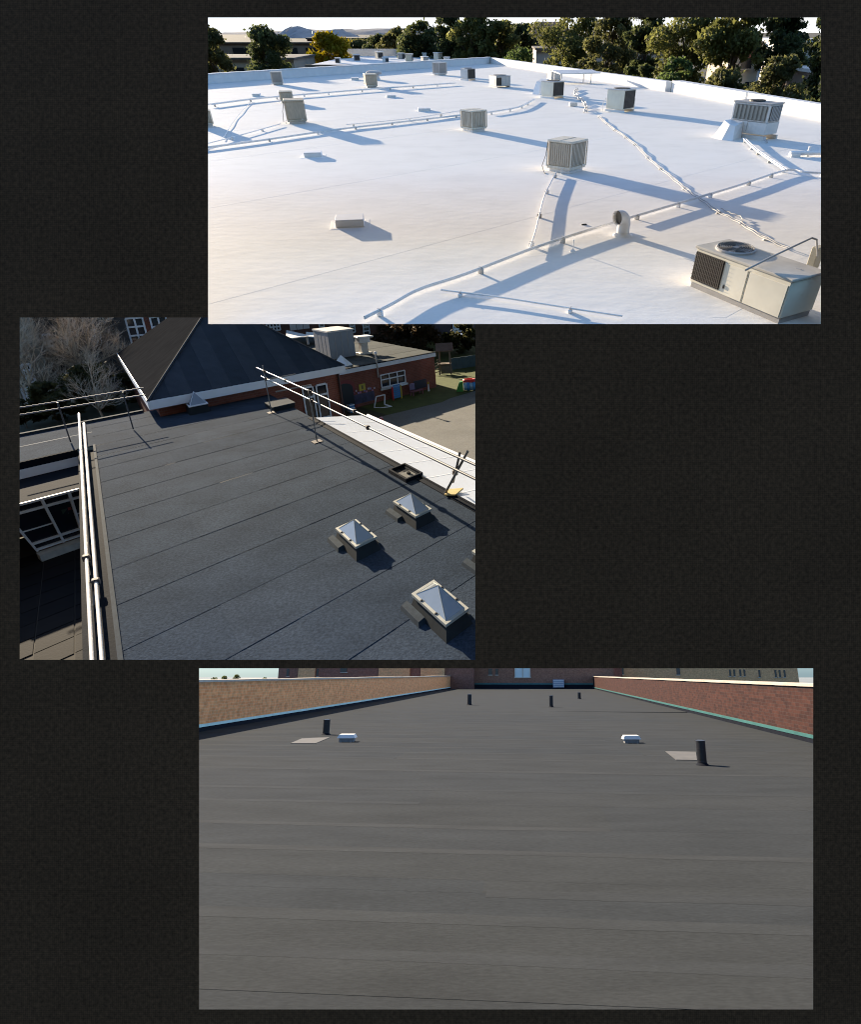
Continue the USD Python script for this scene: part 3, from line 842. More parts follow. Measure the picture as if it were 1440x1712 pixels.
for i, (px, ds, yt, w, lf, lb) in enumerate(gum):
    tree1('gum_tree', lb, px, ds, yt, w, lf, 8000, 60 + i, trunk_frac=.26, ls=.27, loose=.9)
bush = [(868, 100, 78, 70, L_MID, 'round green shrub left of the drooping gum behind the parapet'), (985, 80, 96, 60, L_OLIVE, 'low olive shrub under the dark gum trees'), (1060, 68, 108, 60, L_DARK, 'dark shrub at the foot of the slender tree'),
        (1110, 60, 96, 70, L_MID, 'green shrub right behind the first parapet step'), (1180, 52, 112, 80, L_OLIVE, 'olive shrub behind the second parapet step'), (1262, 47, 92, 92, L_OLIVE, 'big olive shrub rising above the grey package unit'), (1330, 42, 118, 70, L_DARK, 'dark shrub by the pale doorway at the right edge')]
for i, (px, ds, yt, w, lf, lb) in enumerate(bush):
    tree1('shrub', lb, px, ds, yt, w, lf, 4200, 80 + i, trunk_frac=.05, ls=.22, cat='shrub')

# buildings behind
def block(name, label, x0, x1, dist, depth, ytop, m, roofm=None, wins=(), h0=GZ, parapet=.4, winm=None, cat='building'):
    a, b = A1.at(x0, dist, GZ), A1.at(x1, dist, GZ)
    h = A1.up((a + b) / 2, ytop)
    t = Thing(name, label, cat, A1, a)
    w = b[0] - a[0]
    t.part('wall', MB().box((w / 2, depth / 2, (h - GZ) / 2), (w, depth, h - GZ)), m)
    t.part('roof', MB().box((w / 2, depth / 2, h - GZ + .12), (w + .5, depth + .5, .24)), roofm or m)
    for (u, v, ww, wh) in wins:
        f = t.part('window', MB().box((w * u, -.02, (h - GZ) * v), (ww, .1, wh)), winm or mat('dark_window', (.02, .022, .025), .2))
        t.part('window_frame', MB().box((w * u, -.06, (h - GZ) * v - wh / 2 - .08), (ww + .3, .14, .14)), m, parent=f)
    return t, w, h


STUCCO = mat('pale_stucco', (.50, .44, .38), .9, .1, .4)
STUC2 = mat('tan_stucco', (.40, .34, .28), .9, .12, .4)
TAN3 = mat('brown_render', (.22, .17, .14), .9, .15, .5)  # one even brown for the low background walls
DROOF = mat('dull_flat_roof', (.12, .11, .10), .9, .2, .3)
TILE = mat('terracotta_tiles', (.42, .20, .12), .9, .2, 1.2, stretch=(1, 1, 4))
t, w, h = block('low_building', 'long low beige building behind the left trees', 330, 500, 118, 14, 100, STUC2, DROOF, [(.2, .6, 2, 1.2), (.45, .6, 2, 1.2), (.72, .6, 2, 1.2)])
block('low_building', 'dark flat-roofed building beyond the beige one at the left', 352, 560, 190, 16, 73, TAN3, DROOF, [(.3, .6, 6, 2.), (.6, .6, 8, 2.), (.85, .6, 4, 2.)])
block('low_building', 'reddish low building behind the yellow tree', 520, 720, 200, 16, 66, mat('reddish_render', (.24, .13, .10), .9), DROOF, [(.2, .6, 5, 2.), (.5, .6, 5, 2.), (.8, .6, 5, 2.)])
# neighbouring white roof with its own small units
nb = Thing('neighbour_building', 'lower neighbouring building with a white roof and brown parapet band', 'building', A1, A1.at(520, 112, GZ))
nw = A1.at(800, 112, GZ)[0] - A1.at(520, 112, GZ)[0]
hN = A1.up(A1.at(650, 112, 0), 112) - GZ
nb.part('wall', MB().box((nw / 2, 16, hN / 2), (nw, 32, hN)), TAN3)
nb.part('roof', MB().box((nw / 2, 16, hN + .1), (nw - 1, 31, .2)), WTRIM)
nb.part('parapet_band', MB().box((nw / 2, -.1, hN - .3), (nw + .2, .3, 1.1)), TAN3)
for (x, y, q) in ((.06, 30.5, nw * .12), (.5, 31.4, nw)):
    nb.part('coping', MB().box((nw * .5, 31.8, hN + .7), (nw, .5, 1.2)), WTRIM)
spots = [(.14, 6), (.2, 14), (.3, 22), (.42, 8), (.46, 20), (.55, 12), (.6, 25), (.67, 6), (.72, 17), (.8, 8)]
for i, (u, v) in enumerate(spots):
    s_ = .62 + .3 * ((i * 7) % 3) / 2
    c = nb.loc + [nw * u, v, hN + .2]
    tt = Thing('neighbour_rooftop_unit', ['pale', 'grey', 'tan'][i % 3] + ' small rooftop unit on the neighbouring white roof, ' + ['first', 'second', 'third', 'fourth', 'fifth', 'sixth', 'seventh', 'eighth', 'ninth', 'tenth'][i] + ' from its left end', 'air conditioner', A1, c, .3 * i, 'small units on the neighbouring roof')
    tt.part('cabinet', MB().box((0, 0, s_ * .5), (1.3 * s_, 1.2 * s_, s_), 0, .05), [LGREY, GREYM, BEIGE][i % 3])
    tt.part('top_cover', MB().box((0, 0, s_ + .05), (1.4 * s_, 1.3 * s_, .1)), WTRIM)
    tt.part('grille', MB().box((0, -.61 * s_, s_ * .5), (1.0 * s_, .06, s_ * .7)), DARKG)

t, w, h = block('tile_roof_house', 'pale house with terracotta tiled roof seen in the gap between trees', 880, 960, 150, 14, 82, STUC2, STUC2, [(.3, .62, 2.2, 1.6), (.7, .62, 2.2, 1.6)])
hh = h - GZ
t.part('tiled_roof', MB().prism([[-.6, -.6, hh + .25], [w + .6, -.6, hh + .25], [w + .6, 14.6, hh + .25], [-.6, 14.6, hh + .25]], [[2, 6, hh + 4.2], [w - 2, 6, hh + 4.2], [w - 2, 8, hh + 4.2], [2, 8, hh + 4.2]]), TILE)
t, w, h = block('tile_roof_house', 'second terracotta roofed house further left in the gap', 835, 905, 185, 12, 70, STUC2, STUC2, [(.5, .6, 3, 1.6)])
hh = h - GZ
t.part('tiled_roof', MB().prism([[-.6, -.6, hh + .25], [w + .6, -.6, hh + .25], [w + .6, 12.6, hh + .25], [-.6, 12.6, hh + .25]], [[2, 5, hh + 3.4], [w - 2, 5, hh + 3.4], [w - 2, 7, hh + 3.4], [2, 7, hh + 3.4]]), TILE)
block('low_building', 'pale lilac walled building behind the gum trees', 895, 1130, 125, 12, 84, mat('lilac_stucco', (.46, .41, .40), .9, .1, .4), DROOF, [(.12, .45, 4, 1.6), (.3, .45, 4, 1.6), (.55, .45, 4, 1.6), (.8, .45, 4, 1.6)])
t, w, h = block('apartment_house', 'cream two storey house behind the right hand gum trees', 1215, 1300, 92, 12, 70, mat('cream_stucco', (.60, .52, .42), .9, .08, .5), LGREY, [(.2, .72, 1.3, 1.5), (.5, .72, 1.3, 1.5), (.8, .72, 1.3, 1.5), (.35, .3, 1.3, 1.5)])
t.part('red_awning', MB().prism([[.4, -1., 5.2], [2.6, -1., 5.2], [2.6, 0, 5.6], [.4, 0, 5.6]], [[.4, -1., 5.3], [2.6, -1., 5.3], [2.6, 0, 6.0], [.4, 0, 6.0]]), mat('red_cloth', (.45, .08, .04), .8))
block('apartment_house', 'grey flat-roofed house at the far right behind the dark trees', 1300, 1400, 80, 10, 72, LGREY, WTRIM, [(.3, .7, 1.3, 1.4), (.7, .7, 1.3, 1.4)])
t, w, h = block('garage', 'pale outbuilding with a dark doorway at the right edge below the trees', 1345, 1420, 58, 8, 126, TAN3, LGREY, [])
t.part('doorway', MB().box((w * .32, -.03, 1.3), (1.4, .1, 2.6)), DARKG)

# hills
HILL = mat('far_hill', (.20, .21, .23), .95, .12, .02)


def hill(name, label, x0, x1, ytop, dist, seed, m):
    rng = np.random.default_rng(seed)
    n, k = 44, 10
    xs = np.linspace(0, 1, n)
    a, b = A1.at(x0, dist, 0), A1.at(x1, dist, 0)
    h = A1.up((a + b) / 2, ytop) - GZ
    prof = np.sin(np.pi * xs) ** .8 * (1 - .35 * np.abs(xs - .45)) + .10 * np.cumsum(rng.normal(size=n)) / n ** .5 * np.sin(np.pi * xs)
    prof = np.clip(prof / prof.max(), 0, 1)
    ys = np.linspace(-1, 1, k)
    v = [[(b[0] - a[0]) * x, y * 60, h * p * (1 - abs(y) ** 1.4) - 1 + rng.normal() * .4] for y in ys for x, p in zip(xs, prof)]
    f = [[j * n + i, j * n + i + 1, (j + 1) * n + i + 1, (j + 1) * n + i] for j in range(k - 1) for i in range(n - 1)]
    single(name, label, 'hill', A1, [a[0], a[1], GZ], MB().add(v, f), m, kind='structure', smooth=True)


hill('hill', 'blue-grey pointed hill on the horizon behind the left trees', 466, 530, 41.0, 620, 1, HILL)
hill('hill', 'long low blue hill on the far horizon', 305, 1000, 46.0, 800, 3, HILL)
hill('hill', 'small flat-topped pale hill right of the pointed hill', 535, 590, 46., 560, 2, HILL)


# ================================================================== the dark felt roof with roof lights
E1 = A2.R.T @ ray(125, 480); E1 = E1 / np.linalg.norm(E1)       # along the roof, away
E2 = A2.R.T @ ray(1600, 425); E2 = E2 / np.linalg.norm(E2)      # across the roof, to the right
ABM = np.linalg.inv(np.stack([E1[:2], E2[:2]], 1))


def Q(a, b, h=0.):
    return np.array([*(a * E1[:2] + b * E2[:2]), h])


def ab(px, py, h=0.):
    return ABM @ A2.g(px, py, h)[:2]


def on_a(px, py, a):
    """(b, height) where the sight line meets the upright plane a = const."""
    d = A2.R.T @ ray(px, py)
    q = ABM @ d[:2]
    t = a / q[0]
    return q[1] * t, A2.h + d[2] * t


DEPTH = np.array([A2.px([0, 0, 0])[2], A2.px([1, 0, 0])[2], A2.px([0, 1, 0])[2]])
DEPTH = np.array([DEPTH[0], DEPTH[1] - DEPTH[0], DEPTH[2] - DEPTH[0]])


def behind_wall(poly, d=WALL_D + .07):
    """The part of a ground polygon that lies beyond the dark wall."""
    y = lambda x: (d - DEPTH[0] - DEPTH[1] * x) / DEPTH[2]
    p, q = A2.g(-2000, 1111)[:2], A2.g(3000, 1111)[:2]
    u = (q - p) / np.linalg.norm(q - p)
    n = np.array([-u[1], u[0]]) * 400
    return poly.intersection(Polygon([(-80, y(-80)), (80, y(80)), (80, 300), (-80, 300)])).intersection(Polygon([p, q, q + n, p + n]))


def in_view(poly, h, row=1094):
    """The part of a ground polygon at height h that lies beyond a picture row."""
    p, q = A2.g(-2000, row, h)[:2], A2.g(3000, row, h)[:2]
    d = (q - p) / np.linalg.norm(q - p)
    n = np.array([-d[1], d[0]])
    return poly.intersection(Polygon([p, q, q + n * 400, p + n * 400]))


def abpoly(pts):
    return Polygon([Q(*p)[:2] for p in pts])


def sk(mb, a0, a1, b0, b1, h0, h1):
    """A box along the roof's own two directions."""
    c = [(a0, b0), (a0, b1), (a1, b1), (a1, b0)]
    return mb.prism([Q(*p, h0) for p in c], [Q(*p, h1) for p in c])


def moved(mb, o):
    mb.v = [v - np.asarray(o) for v in mb.v]
    return mb


FELTS = [mat(f'mineral_felt_{i}', c, 1., .22, .7, 7, bump=.4, bscale=22., spec=.03, speck=.3) for i, c in enumerate([(.0345, .0470, .0655), (.0377, .0506, .0695), (.0316, .0438, .0620), (.0358, .0487, .0675)])]
FELTD = mat('dark_felt', (.0055, .0085, .014), .9, .2, 2., bump=.3, spec=.08, speck=.2)
FELTL = mat('pale_felt_edge', (.030, .040, .050), .9, .25, 6., spec=.1, speck=.3)
SEAML = mat('worn_sunlit_seam', (.085, .105, .13), .85, .5, 5., 6, spec=.15)  # pale tone paints in sun glint along worn lap edges
SEAMD = mat('bitumen_seam', (.016, .019, .024), .6, .3, 3., spec=.25)
PVC = mat('white_fascia', (.80, .83, .86), .55, .05, 1., spec=.35)
BRICKR = brickmat('red_brick', (.26, .088, .056), (.20, .066, .044), (.24, .17, .14), 2.6)
BRICKF = brickmat('far_brown_brick', (.17, .08, .06), (.13, .064, .052), (.16, .12, .10), 2.4)
WINW = mat('white_window_frame', (.78, .80, .83), .5, .05, 2.)
PANE = mat('dark_pane', (.012, .015, .022), .08, .2, 1., spec=.6)
TUBE = mat('scaffold_tube', (.20, .195, .185), .4, .2, 3., metal=.6, stretch=(1, 1, 6))
TUBEW = mat('pale_scaffold_tube', (.72, .68, .62), .45, .18, 3., metal=.15, spec=.5)
TUBED = mat('dark_tube', (.06, .06, .065), .5, .2, 4.)
RUST = mat('rusty_coupler', (.06, .045, .04), .7, .4, 8.)

fr_ = Thing('felt_roof', 'dark grey mineral felt flat roof laid in long lapped strips with roof lights', 'roof', A2, (0, 0, 0), 0, None, 'structure')
BL, BR = -1.05, 8.25
rgn = np.random.default_rng(11)
starts = [5.6 + 1.95 * k for k in range(15)]
core = abpoly([(2, BL), (2, BR), (34.3, BR), (34.3, BL)])
left_ext = abpoly([(29.1, BL - 16), (29.1, BL), (34.35, BL), (34.35, BL - 16)])
for k, a0 in enumerate(starts):
    a1 = min(a0 + 1.97, 34.4)
    cuts = [BL] + ([BL + (BR - BL) * rgn.uniform(.2, .8)] if rgn.random() < .75 else []) + [BR]
    for j in range(len(cuts) - 1):
        p = behind_wall(abpoly([(a0 - .07, cuts[j]), (a0 - .07, cuts[j + 1] + (.06 if j < len(cuts) - 2 else 0)), (a1, cuts[j + 1] + (.06 if j < len(cuts) - 2 else 0)), (a1, cuts[j])]))
        if p.is_empty or p.area < .05:
            continue
        mb = MB().slab(p, -.03, 0)
        for v in mb.v:
            aa = (ABM @ v[:, :2].T)[0]
            top = v[:, 2] > -.01
            v[top, 2] = 0.004 + .008 * (1 - np.clip((aa[top] - a0) / 1.97, 0, 1)) + .003 * j
        fr_.part('felt_strip', mb, FELTS[(k * 3 + j * 2 + int(rgn.integers(2))) % 4])
        # the seam at the strip's near edge: pale where worn and where sun glint is painted in, black where bitumen has bled
        s0, s1 = cuts[j], cuts[j + 1]
        x = s0 + .1
        while x < s1 - .2:
            L = rgn.uniform(.8, 3.2)
            far = a0 > 14
            if rgn.random() < (.7 if far else .45):
                w = rgn.uniform(.008, .02) * (1.3 if far else .7)
                q = behind_wall(abpoly([(a0 - .072 - w, x), (a0 - .072 - w * .8, min(x + L, s1)), (a0 - .06, min(x + L, s1)), (a0 - .06, x)]), WALL_D + .1)
                if not q.is_empty and q.area > .001:
                    fr_.part('seam_bead', MB().slab(q, .001, .0075), SEAML if rgn.random() < (.6 if far else .1) else SEAMD)
            x += L + rgn.uniform(0, .5)
p = left_ext
fr_.part('felt_strip', MB().slab(p, -.03, .008), FELTS[1])
fr_.part('felt_strip', MB().slab(abpoly([(31.9, BL - 16), (31.9, BL), (32.0, BL), (32.0, BL - 16)]), .002, .014), SEAML)
fr_.part('edge_kerb', MB().slab(abpoly([(34.3, BL - 16), (34.3, 1.4), (34.55, 1.4), (34.55, BL - 16)]), -.1, .12), FELTL)
ek = behind_wall(abpoly([(2, BL - .02), (2, BL + .07), (29.1, BL + .07), (29.1, BL - .02)]))
fr_.part('edge_kerb', MB().slab(ek, -.05, .05), FELTL)
ek = behind_wall(abpoly([(2, BL - .62), (2, BL - .02), (29.1, BL - .02), (29.1, BL - .62)]))
fr_.part('gutter', MB().slab(ek, -.4, -.16), FELTD)
ek = behind_wall(abpoly([(2, BR - .22), (2, BR), (24.6, BR), (24.6, BR - .22)]))
fr_.part('edge_kerb', MB().slab(ek, -.05, .04), FELTD)

# ------------------------------------------------------------------ pyramid roof lights
GLASS = glassmat('opal_dome', (.82, .86, .88), .08)
OPAL = mat('opal_acrylic', (.20, .23, .26), .12, .05, 2., spec=.6, coat=.3)
FRAMEY = mat('aged_cream_frame', (.33, .33, .29), .5, .12, 5., spec=.3)
CURB = mat('felt_curb', (.022, .026, .028), .85, .2, 4., spec=.12, speck=.2)


def rooflight(label, a0, a1, b0, b1, h=.36, flange=True, apex=.34, white=False):
    o = Q((a0 + a1) / 2, (b0 + b1) / 2)
    t = Thing('roof_light', label, 'roof light', A2, o, 0, 'pyramid roof lights on the felt roof')
    fm = PVC if white else FRAMEY
    e = .05

    def S(*g):
        return moved(sk(MB(), *g), o)
    t.part('curb', moved(MB().prism([Q(a0 - .06, b0 - .06, -.01), Q(a0 - .06, b1 + .06, -.01), Q(a1 + .06, b1 + .06, -.01), Q(a1 + .06, b0 - .06, -.01)],
                                    [Q(a0 + e, b0 + e, h - .06), Q(a0 + e, b1 - e, h - .06), Q(a1 - e, b1 - e, h - .06), Q(a1 - e, b0 + e, h - .06)]), o), CURB)
    w = .085
    f = t.part('frame', S(a0, a0 + w, b0, b1, h - .06, h), fm)
    t.part('frame', S(a1 - w, a1, b0, b1, h - .06, h), fm)
    t.part('frame', S(a0 + w + .001, a1 - w - .001, b0, b0 + w * .8, h - .06, h), fm)
    t.part('frame', S(a0 + w + .001, a1 - w - .001, b1 - w * .8, b1, h - .06, h), fm)
    c = [(a0 + w, b0 + w * .8), (a0 + w, b1 - w * .8), (a1 - w, b1 - w * .8), (a1 - w, b0 + w * .8)]
    top = Q((a0 + a1) / 2, (b0 + b1) / 2, h + apex)
    for i in range(4):
        p0, p1 = Q(*c[i], h - .005), Q(*c[(i + 1) % 4], h - .005)
        n = np.cross(p1 - p0, top - p0); n /= np.linalg.norm(n)
        t.part('dome_facet', moved(MB().prism([p0 - n * .008, p1 - n * .008, top - n * .008], [p0, p1, top]), o), OPAL)
        t.part('glazing_bead', moved(MB().tube([p0, top], .009, 5), o), fm)
    for (u, v) in ((.3, 0), (.72, 0), (.3, 1), (.72, 1)):
        q = Q(a0 + (a1 - a0) * u, (b0 + w * .4) if v == 0 else (b1 - w * .4), h)
        t.part('fixing_cap', MB().lathe([(.03, 0), (.03, .02), (.001, .03)], q - o, 8), BLACK)
    if flange:
        t.part('felt_upstand', moved(MB().prism([Q(a0 + .75, b0 - .24, 0), Q(a1 + .22, b0 - .24, 0), Q(a1 + .25, b0 - .02, 0), Q(a0 + .75, b0 - .02, 0)],
                                                [Q(a0 + .8, b0 - .2, .1), Q(a1 + .18, b0 - .2, .1), Q(a1 + .2, b0 - .03, .12), Q(a0 + .8, b0 - .03, .12)]), o), FELTL)
        t.part('felt_upstand', moved(MB().prism([Q(a0 + .05, b1 + .06, 0), Q(a0 + .6, b1 + .06, 0), Q(a0 + .6, b1 + .18, 0), Q(a0 + .05, b1 + .18, 0)],
                                                [Q(a0 + .1, b1 + .06, .14), Q(a0 + .55, b1 + .06, .14), Q(a0 + .55, b1 + .12, .1), Q(a0 + .1, b1 + .12, .1)]), o), FELTL)
    return t


rooflight('nearest and largest looking pyramid roof light, at the lower right of the felt roof', 6.34, 7.70, 4.20, 4.86)
rooflight('pyramid roof light in the middle of the row, left of the other two', 10.43, 11.78, 4.11, 4.78)
rooflight('pyramid roof light closest to the white canopy panels', 10.49, 11.86, 6.15, 6.78)
S4A, S4B = ab(789, 921, .36)
rooflight('pyramid roof light cut by the right edge of the opening', S4A - 1.36, S4A, S4B, S4B + .64)
a_, b_ = ab(317, 690)
rooflight('small white-framed pyramid roof light under the fascia of the hipped roof', a_ - .75, a_ + .75, b_ - .05, b_ + .95, .45, False, .55, True)

# tray-like outlet box by the canopy
a_, b_ = ab(684, 795)
t = Thing('roof_outlet', 'dark outlet tray with a loose board by the canopy edge', 'roof outlet', A2, Q(a_, b_))
o = t.loc
for g in ((-.5, -.42, -.45, .35), (.75, .83, -.45, .35), (-.42, .75, -.45, -.37), (-.42, .75, .27, .35)):
    t.part('tray_side', moved(sk(MB(), a_ + g[0], a_ + g[1], b_ + g[2], b_ + g[3], -.01, .14), o), FELTD)
t.part('tray_floor', moved(sk(MB(), a_ - .42, a_ + .75, b_ - .37, b_ + .27, .012, .03), o), BLACK)
t.part('board', moved(sk(MB(), a_ - .3, a_ + .25, b_ - .25, b_ + .2, .031, .06), o), mat('grey_board', (.12, .12, .11), .9, .2, 4))
t.part('pipe_end', MB().lathe([(.07, .061), (.07, .13), (.05, .13), (.05, .062)], (0, 0, 0), 12), BLACK)

# felt covered block at the far right corner of the roof
a_, b_ = ab(484, 683)
t = Thing('plant_block', 'low felt-topped block at the far right corner beside the scaffold foot', 'roof block', A2, Q(a_, b_))
t.part('block', moved(sk(MB(), a_, a_ + 1.7, b_ - .9, b_ + .35, -.01, .2), t.loc), CURB)
t.part('felt_top', moved(sk(MB(), a_ - .05, a_ + 1.75, b_ - .95, b_ + .4, .2, .25), t.loc), FELTL)

# ------------------------------------------------------------------ scaffold guard rails
def tube_between(t, p, q, r, m, name='rail', sides=8):
    t.part(name, MB().tube([np.asarray(p) - t.loc, np.asarray(q) - t.loc], r, sides), m, smooth=50)


RB = 7.03
t = Thing('scaffold_rail', 'double scaffold guard rail with posts along the canopy side of the felt roof', 'guard rail', A2, Q(20.5, RB))
for h, a1 in ((2.03, 29.2), (1.67, 28.6)):
    tube_between(t, Q(7.0, RB, h), Q(a1, RB, h), .032, TUBE)
    tube_between(t, Q(6.9, RB, h), Q(21.0, RB, h - .0), .0335, TUBED, 'lower_tube_length')
for a_ in (20.5, 27.5):
    hh = 2.35 if a_ > 25 else 2.12
    tube_between(t, Q(a_, RB - .09, .02), Q(a_, RB - .09, hh), .028, TUBE, 'post')
    t.part('foot_plate', moved(sk(MB(), a_ - .22, a_ + .22, RB - .3, RB + .12, .0, .04), t.loc), RUST)
    for h in (2.03, 1.67):
        t.part('coupler', MB().box(Q(a_, RB - .045, h) - t.loc, (.13, .18, .13), .4, .02), RUST)
for a_, h in ((15.9, 2.03), (14.9, 1.67), (24.0, 2.03)):
    t.part('coupler', MB().box(Q(a_, RB, h) - t.loc, (.13, .15, .13), .4, .02), RUST)
tube_between(t, Q(27.4, RB - .1, 1.67), Q(27.4, RB + 1.6, 1.67), .032, TUBE, 'return_tube')
tube_between(t, Q(25.8, RB - .1, 1.3), Q(25.8, RB + 1.9, 1.3), .032, TUBE, 'return_tube')
t = Thing('scaffold_brace', 'pair of leaning scaffold tubes with a board at their foot by the canopy', 'scaffold brace', A2, A2.g(744, 826, .0))
tube_between(t, A2.g(744, 826, .02), A2.g(782, 755, 1.9), .04, TUBE, 'tube')
tube_between(t, A2.g(758, 806, .3), A2.g(769, 758, 1.95), .035, TUBED, 'tube')
t.part('coupler', MB().box(A2.g(761, 790, .9) - t.loc, (.14, .14, .16), .3, .02), RUST)
q = [A2.g(*x, .06) - t.loc for x in ((743, 829), (752, 820), (775, 818), (762, 829))]
t.part('foot_board', MB().prism(q, [x + [0, 0, .05] for x in q]), mat('fresh_board', (.55, .42, .18), .7, .15, 4, stretch=(1, 6, 1)))

for k, (label, p0, p1, h) in enumerate((('left of two long pale scaffold tubes running down along the roof edge', (132, 692), (154, 1112), .12), ('right one of two long pale scaffold tubes by the roof edge', (140.3, 708), (171, 1112), .09))):
    a, b = A2.g(*p0, h), A2.g(p1[0], p1[1], h)
    d = A2.px(b)[2]
    if d < WALL_D + .1:
        u = (WALL_D + .1 - d) / (A2.px(a)[2] - d)
        b = b + (a - b) * u
    t = Thing('scaffold_tube', label, 'scaffold tube', A2, b)
    t.part('tube', MB().tube([b - t.loc, a - t.loc], [.034, .058], 10), TUBEW, smooth=50)
    c = b + (a - b) * (.20 if k == 0 else .16)
    t.part('coupler', MB().box(c - t.loc, (.16, .16, .15), .5, .02), RUST)
    tube_between(t, c + [0, 0, -.03], [c[0] - .5, c[1] + .9, -1.6] if k == 0 else [c[0] + .35, c[1] - .9, -.3], .028, TUBE, 'brace', 6)
FARR = mat('dull_rail', (.2, .19, .2), .6, .2, 3.)
t = Thing('far_guard_rail', 'pair of thin rails crossing before the bare trees to the white fascia', 'guard rail', A2, A2.g(33, 690, 1.4))
tube_between(t, A2.g(10, 685.5, 1.75), A2.g(240, 648.5, 1.75), .03, FARR)
tube_between(t, A2.g(10, 697.5, 1.4), A2.g(243, 660, 1.4), .034, FARR)
for px in (96, 205):
    q = A2.g(px, 672 - .16 * (px - 96) + 1, 1.75)
    tube_between(t, [q[0], q[1], .05], q, .03, TUBED, 'post')

# ------------------------------------------------------------------ white canopy panels on the right
CA0, CA1 = 4.6, 24.3
PANEL = mat('translucent_white_sheet', (.50, .54, .60), .3, .03, 1.5, spec=.4)
t = Thing('canopy', 'sloping white canopy of long translucent sheets along the felt roof', 'canopy', A2, Q(15, 8.3, -.2))
k = 0
a = CA1


def cpt(a, u, dh=0.):
    return Q(a, 8.30 + 3.2 * u, .05 - .55 * u + dh) - t.loc


while a > CA0:
    a2 = a - 1.87
    poly = [cpt(a2 + .03, 0), cpt(a2 + .03, 1), cpt(a - .03, 1), cpt(a - .03, 0)]
    if min(A2.px(x + t.loc)[2] for x in poly) > WALL_D + .15:
        t.part('panel', MB().prism([x - [0, 0, .03] for x in poly], poly), PANEL)
        t.part('joint_bar', MB().prism([cpt(a2 - .03, -.01, -.02), cpt(a2 - .03, 1.01, -.02), cpt(a2 + .03, 1.01, -.02), cpt(a2 + .03, -.01, -.02)],
                                       [cpt(a2 - .025, -.01, .008), cpt(a2 - .025, 1.01, .008), cpt(a2 + .025, 1.01, .008), cpt(a2 + .025, -.01, .008)]), PVC)
        last = a2
    a = a2
t.part('edge_rail', MB().tube([cpt(CA1, 1.01), cpt(last, 1.01)], .06, 6), PVC)
t.part('edge_rail', MB().tube([cpt(CA1, -.012, .0), cpt(last, -.012, .0)], .035, 6), FELTD)
for aa in np.arange(last + .6, CA1, 3.7):
    t.part('post', MB().tube([cpt(aa, .97, -.05), Q(aa, 8.3 + 3.2 * .97, -2.99) - t.loc], .06, 8), WINW)

# ------------------------------------------------------------------ hipped roof building beyond
HA, HB0, HB1, HE = 31.83, 1.6, 13.77, .5
HT = .92
t = Thing('hipped_building', 'building with a dark hipped felt roof and a deep white fascia', 'building', A2, Q(HA, HB0))
o = t.loc
HA2 = 58.
t.part('wall', moved(sk(MB(), HA + .45, HA2 - .5, HB0 + .45, HB1 - .35, -3.0, HE + .05), o), BRICKR)
t.part('soffit', moved(sk(MB(), HA + .06, HA2 - .06, HB0 + .06, HB1 - .06, HE + .02, HE + .08), o), PVC)
t.part('fascia', moved(sk(MB(), HA, HA + .06, HB0, HB1, HE, HT), o), PVC)
t.part('fascia', moved(sk(MB(), HA + .061, HA2, HB0, HB0 + .06, HE, HT), o), PVC)
t.part('fascia', moved(sk(MB(), HA + .061, HA2, HB1 - .06, HB1, HE, HT), o), PVC)
rim = [(HA + .03, HB0 + .03), (HA + .03, HB1 - .03), (HA2, HB1 - .03), (HA2, HB0 + .03)]
AP, AH = 41.03, 4.99
top0, top1 = Q(AP, 7.68, AH), Q(HA2 - 9.2, 7.68, AH)
HF = [mat('hip_felt_0', (.024, .031, .040), .9, .15, 1.5, 5, bump=.3, spec=.08, speck=.2), mat('hip_felt_1', (.032, .039, .048), .9, .15, 1.5, 5, bump=.3, spec=.08, speck=.2)]
HFL = mat('hip_felt_weathered', (.022, .0225, .0235), 1., .25, .9, 6, bump=.2, spec=.0, speck=.25, stretch=(1, 3, 1))
ce = [Q(*c, HT - .03) for c in rim]
# front slope in strips that run up to the hips
n = 11
ridge_at = lambda u: ce[0] + (ce[1] - ce[0]) * u


def front(u, v):
    """Point of the front slope: u along the eave, v up the slope (0 to 1), kept within the triangle."""
    e = ridge_at(u)
    return e + (top0 - (ce[0] + ce[1]) / 2) * v


for k in range(n):
    u0, u1 = k / n, (k + 1) / n
    vm = lambda u: 2 * min(u, 1 - u)
    um = (u0 + u1) / 2
    lo = [front(u0, 0), front(u1, 0)]
    hi = [front(u1, vm(u1)), front(u0, vm(u0))]
    poly = lo + hi if vm(u1) > 0 and vm(u0) > 0 else ([front(u0, 0), front(u1, 0), hi[0]] if vm(u0) == 0 else [front(u0, 0), front(u1, 0), hi[1]])
    if u0 < .5 < u1:
        poly = [front(u0, 0), front(u1, 0), front(u1, vm(u1)), front(.5, 1), front(u0, vm(u0))]
    nn = np.cross(poly[1] - poly[0], poly[-1] - poly[0]); nn /= np.linalg.norm(nn)
    z = nn * (.012 + .014 * (k % 2))
    t.part('felt_strip', moved(MB().prism([p - nn * .05 for p in poly], [p + z for p in poly]), o), HF[k % 2])
for poly, m in (([ce[3], ce[0], top0, top1], HFL), ([ce[1], ce[2], top1, top0], HF[0]), ([ce[2], ce[3], top1], HF[1])):
    nn = np.cross(poly[1] - poly[0], poly[2] - poly[0]); nn /= np.linalg.norm(nn)
    t.part('roof_slope', moved(MB().prism([p - nn * .06 for p in poly], [p + nn * .012 for p in poly]), o), m)
for e in (ce[0], ce[1]):
    t.part('hip_cap', moved(MB().tube([e + [0, 0, .03], top0 + [0, 0, .03]], .07, 6), o), HF[1])
t.part('ridge_cap', moved(MB().tube([top0 + [0, 0, .03], top1 + [0, 0, .03]], .08, 6), o), HF[1])
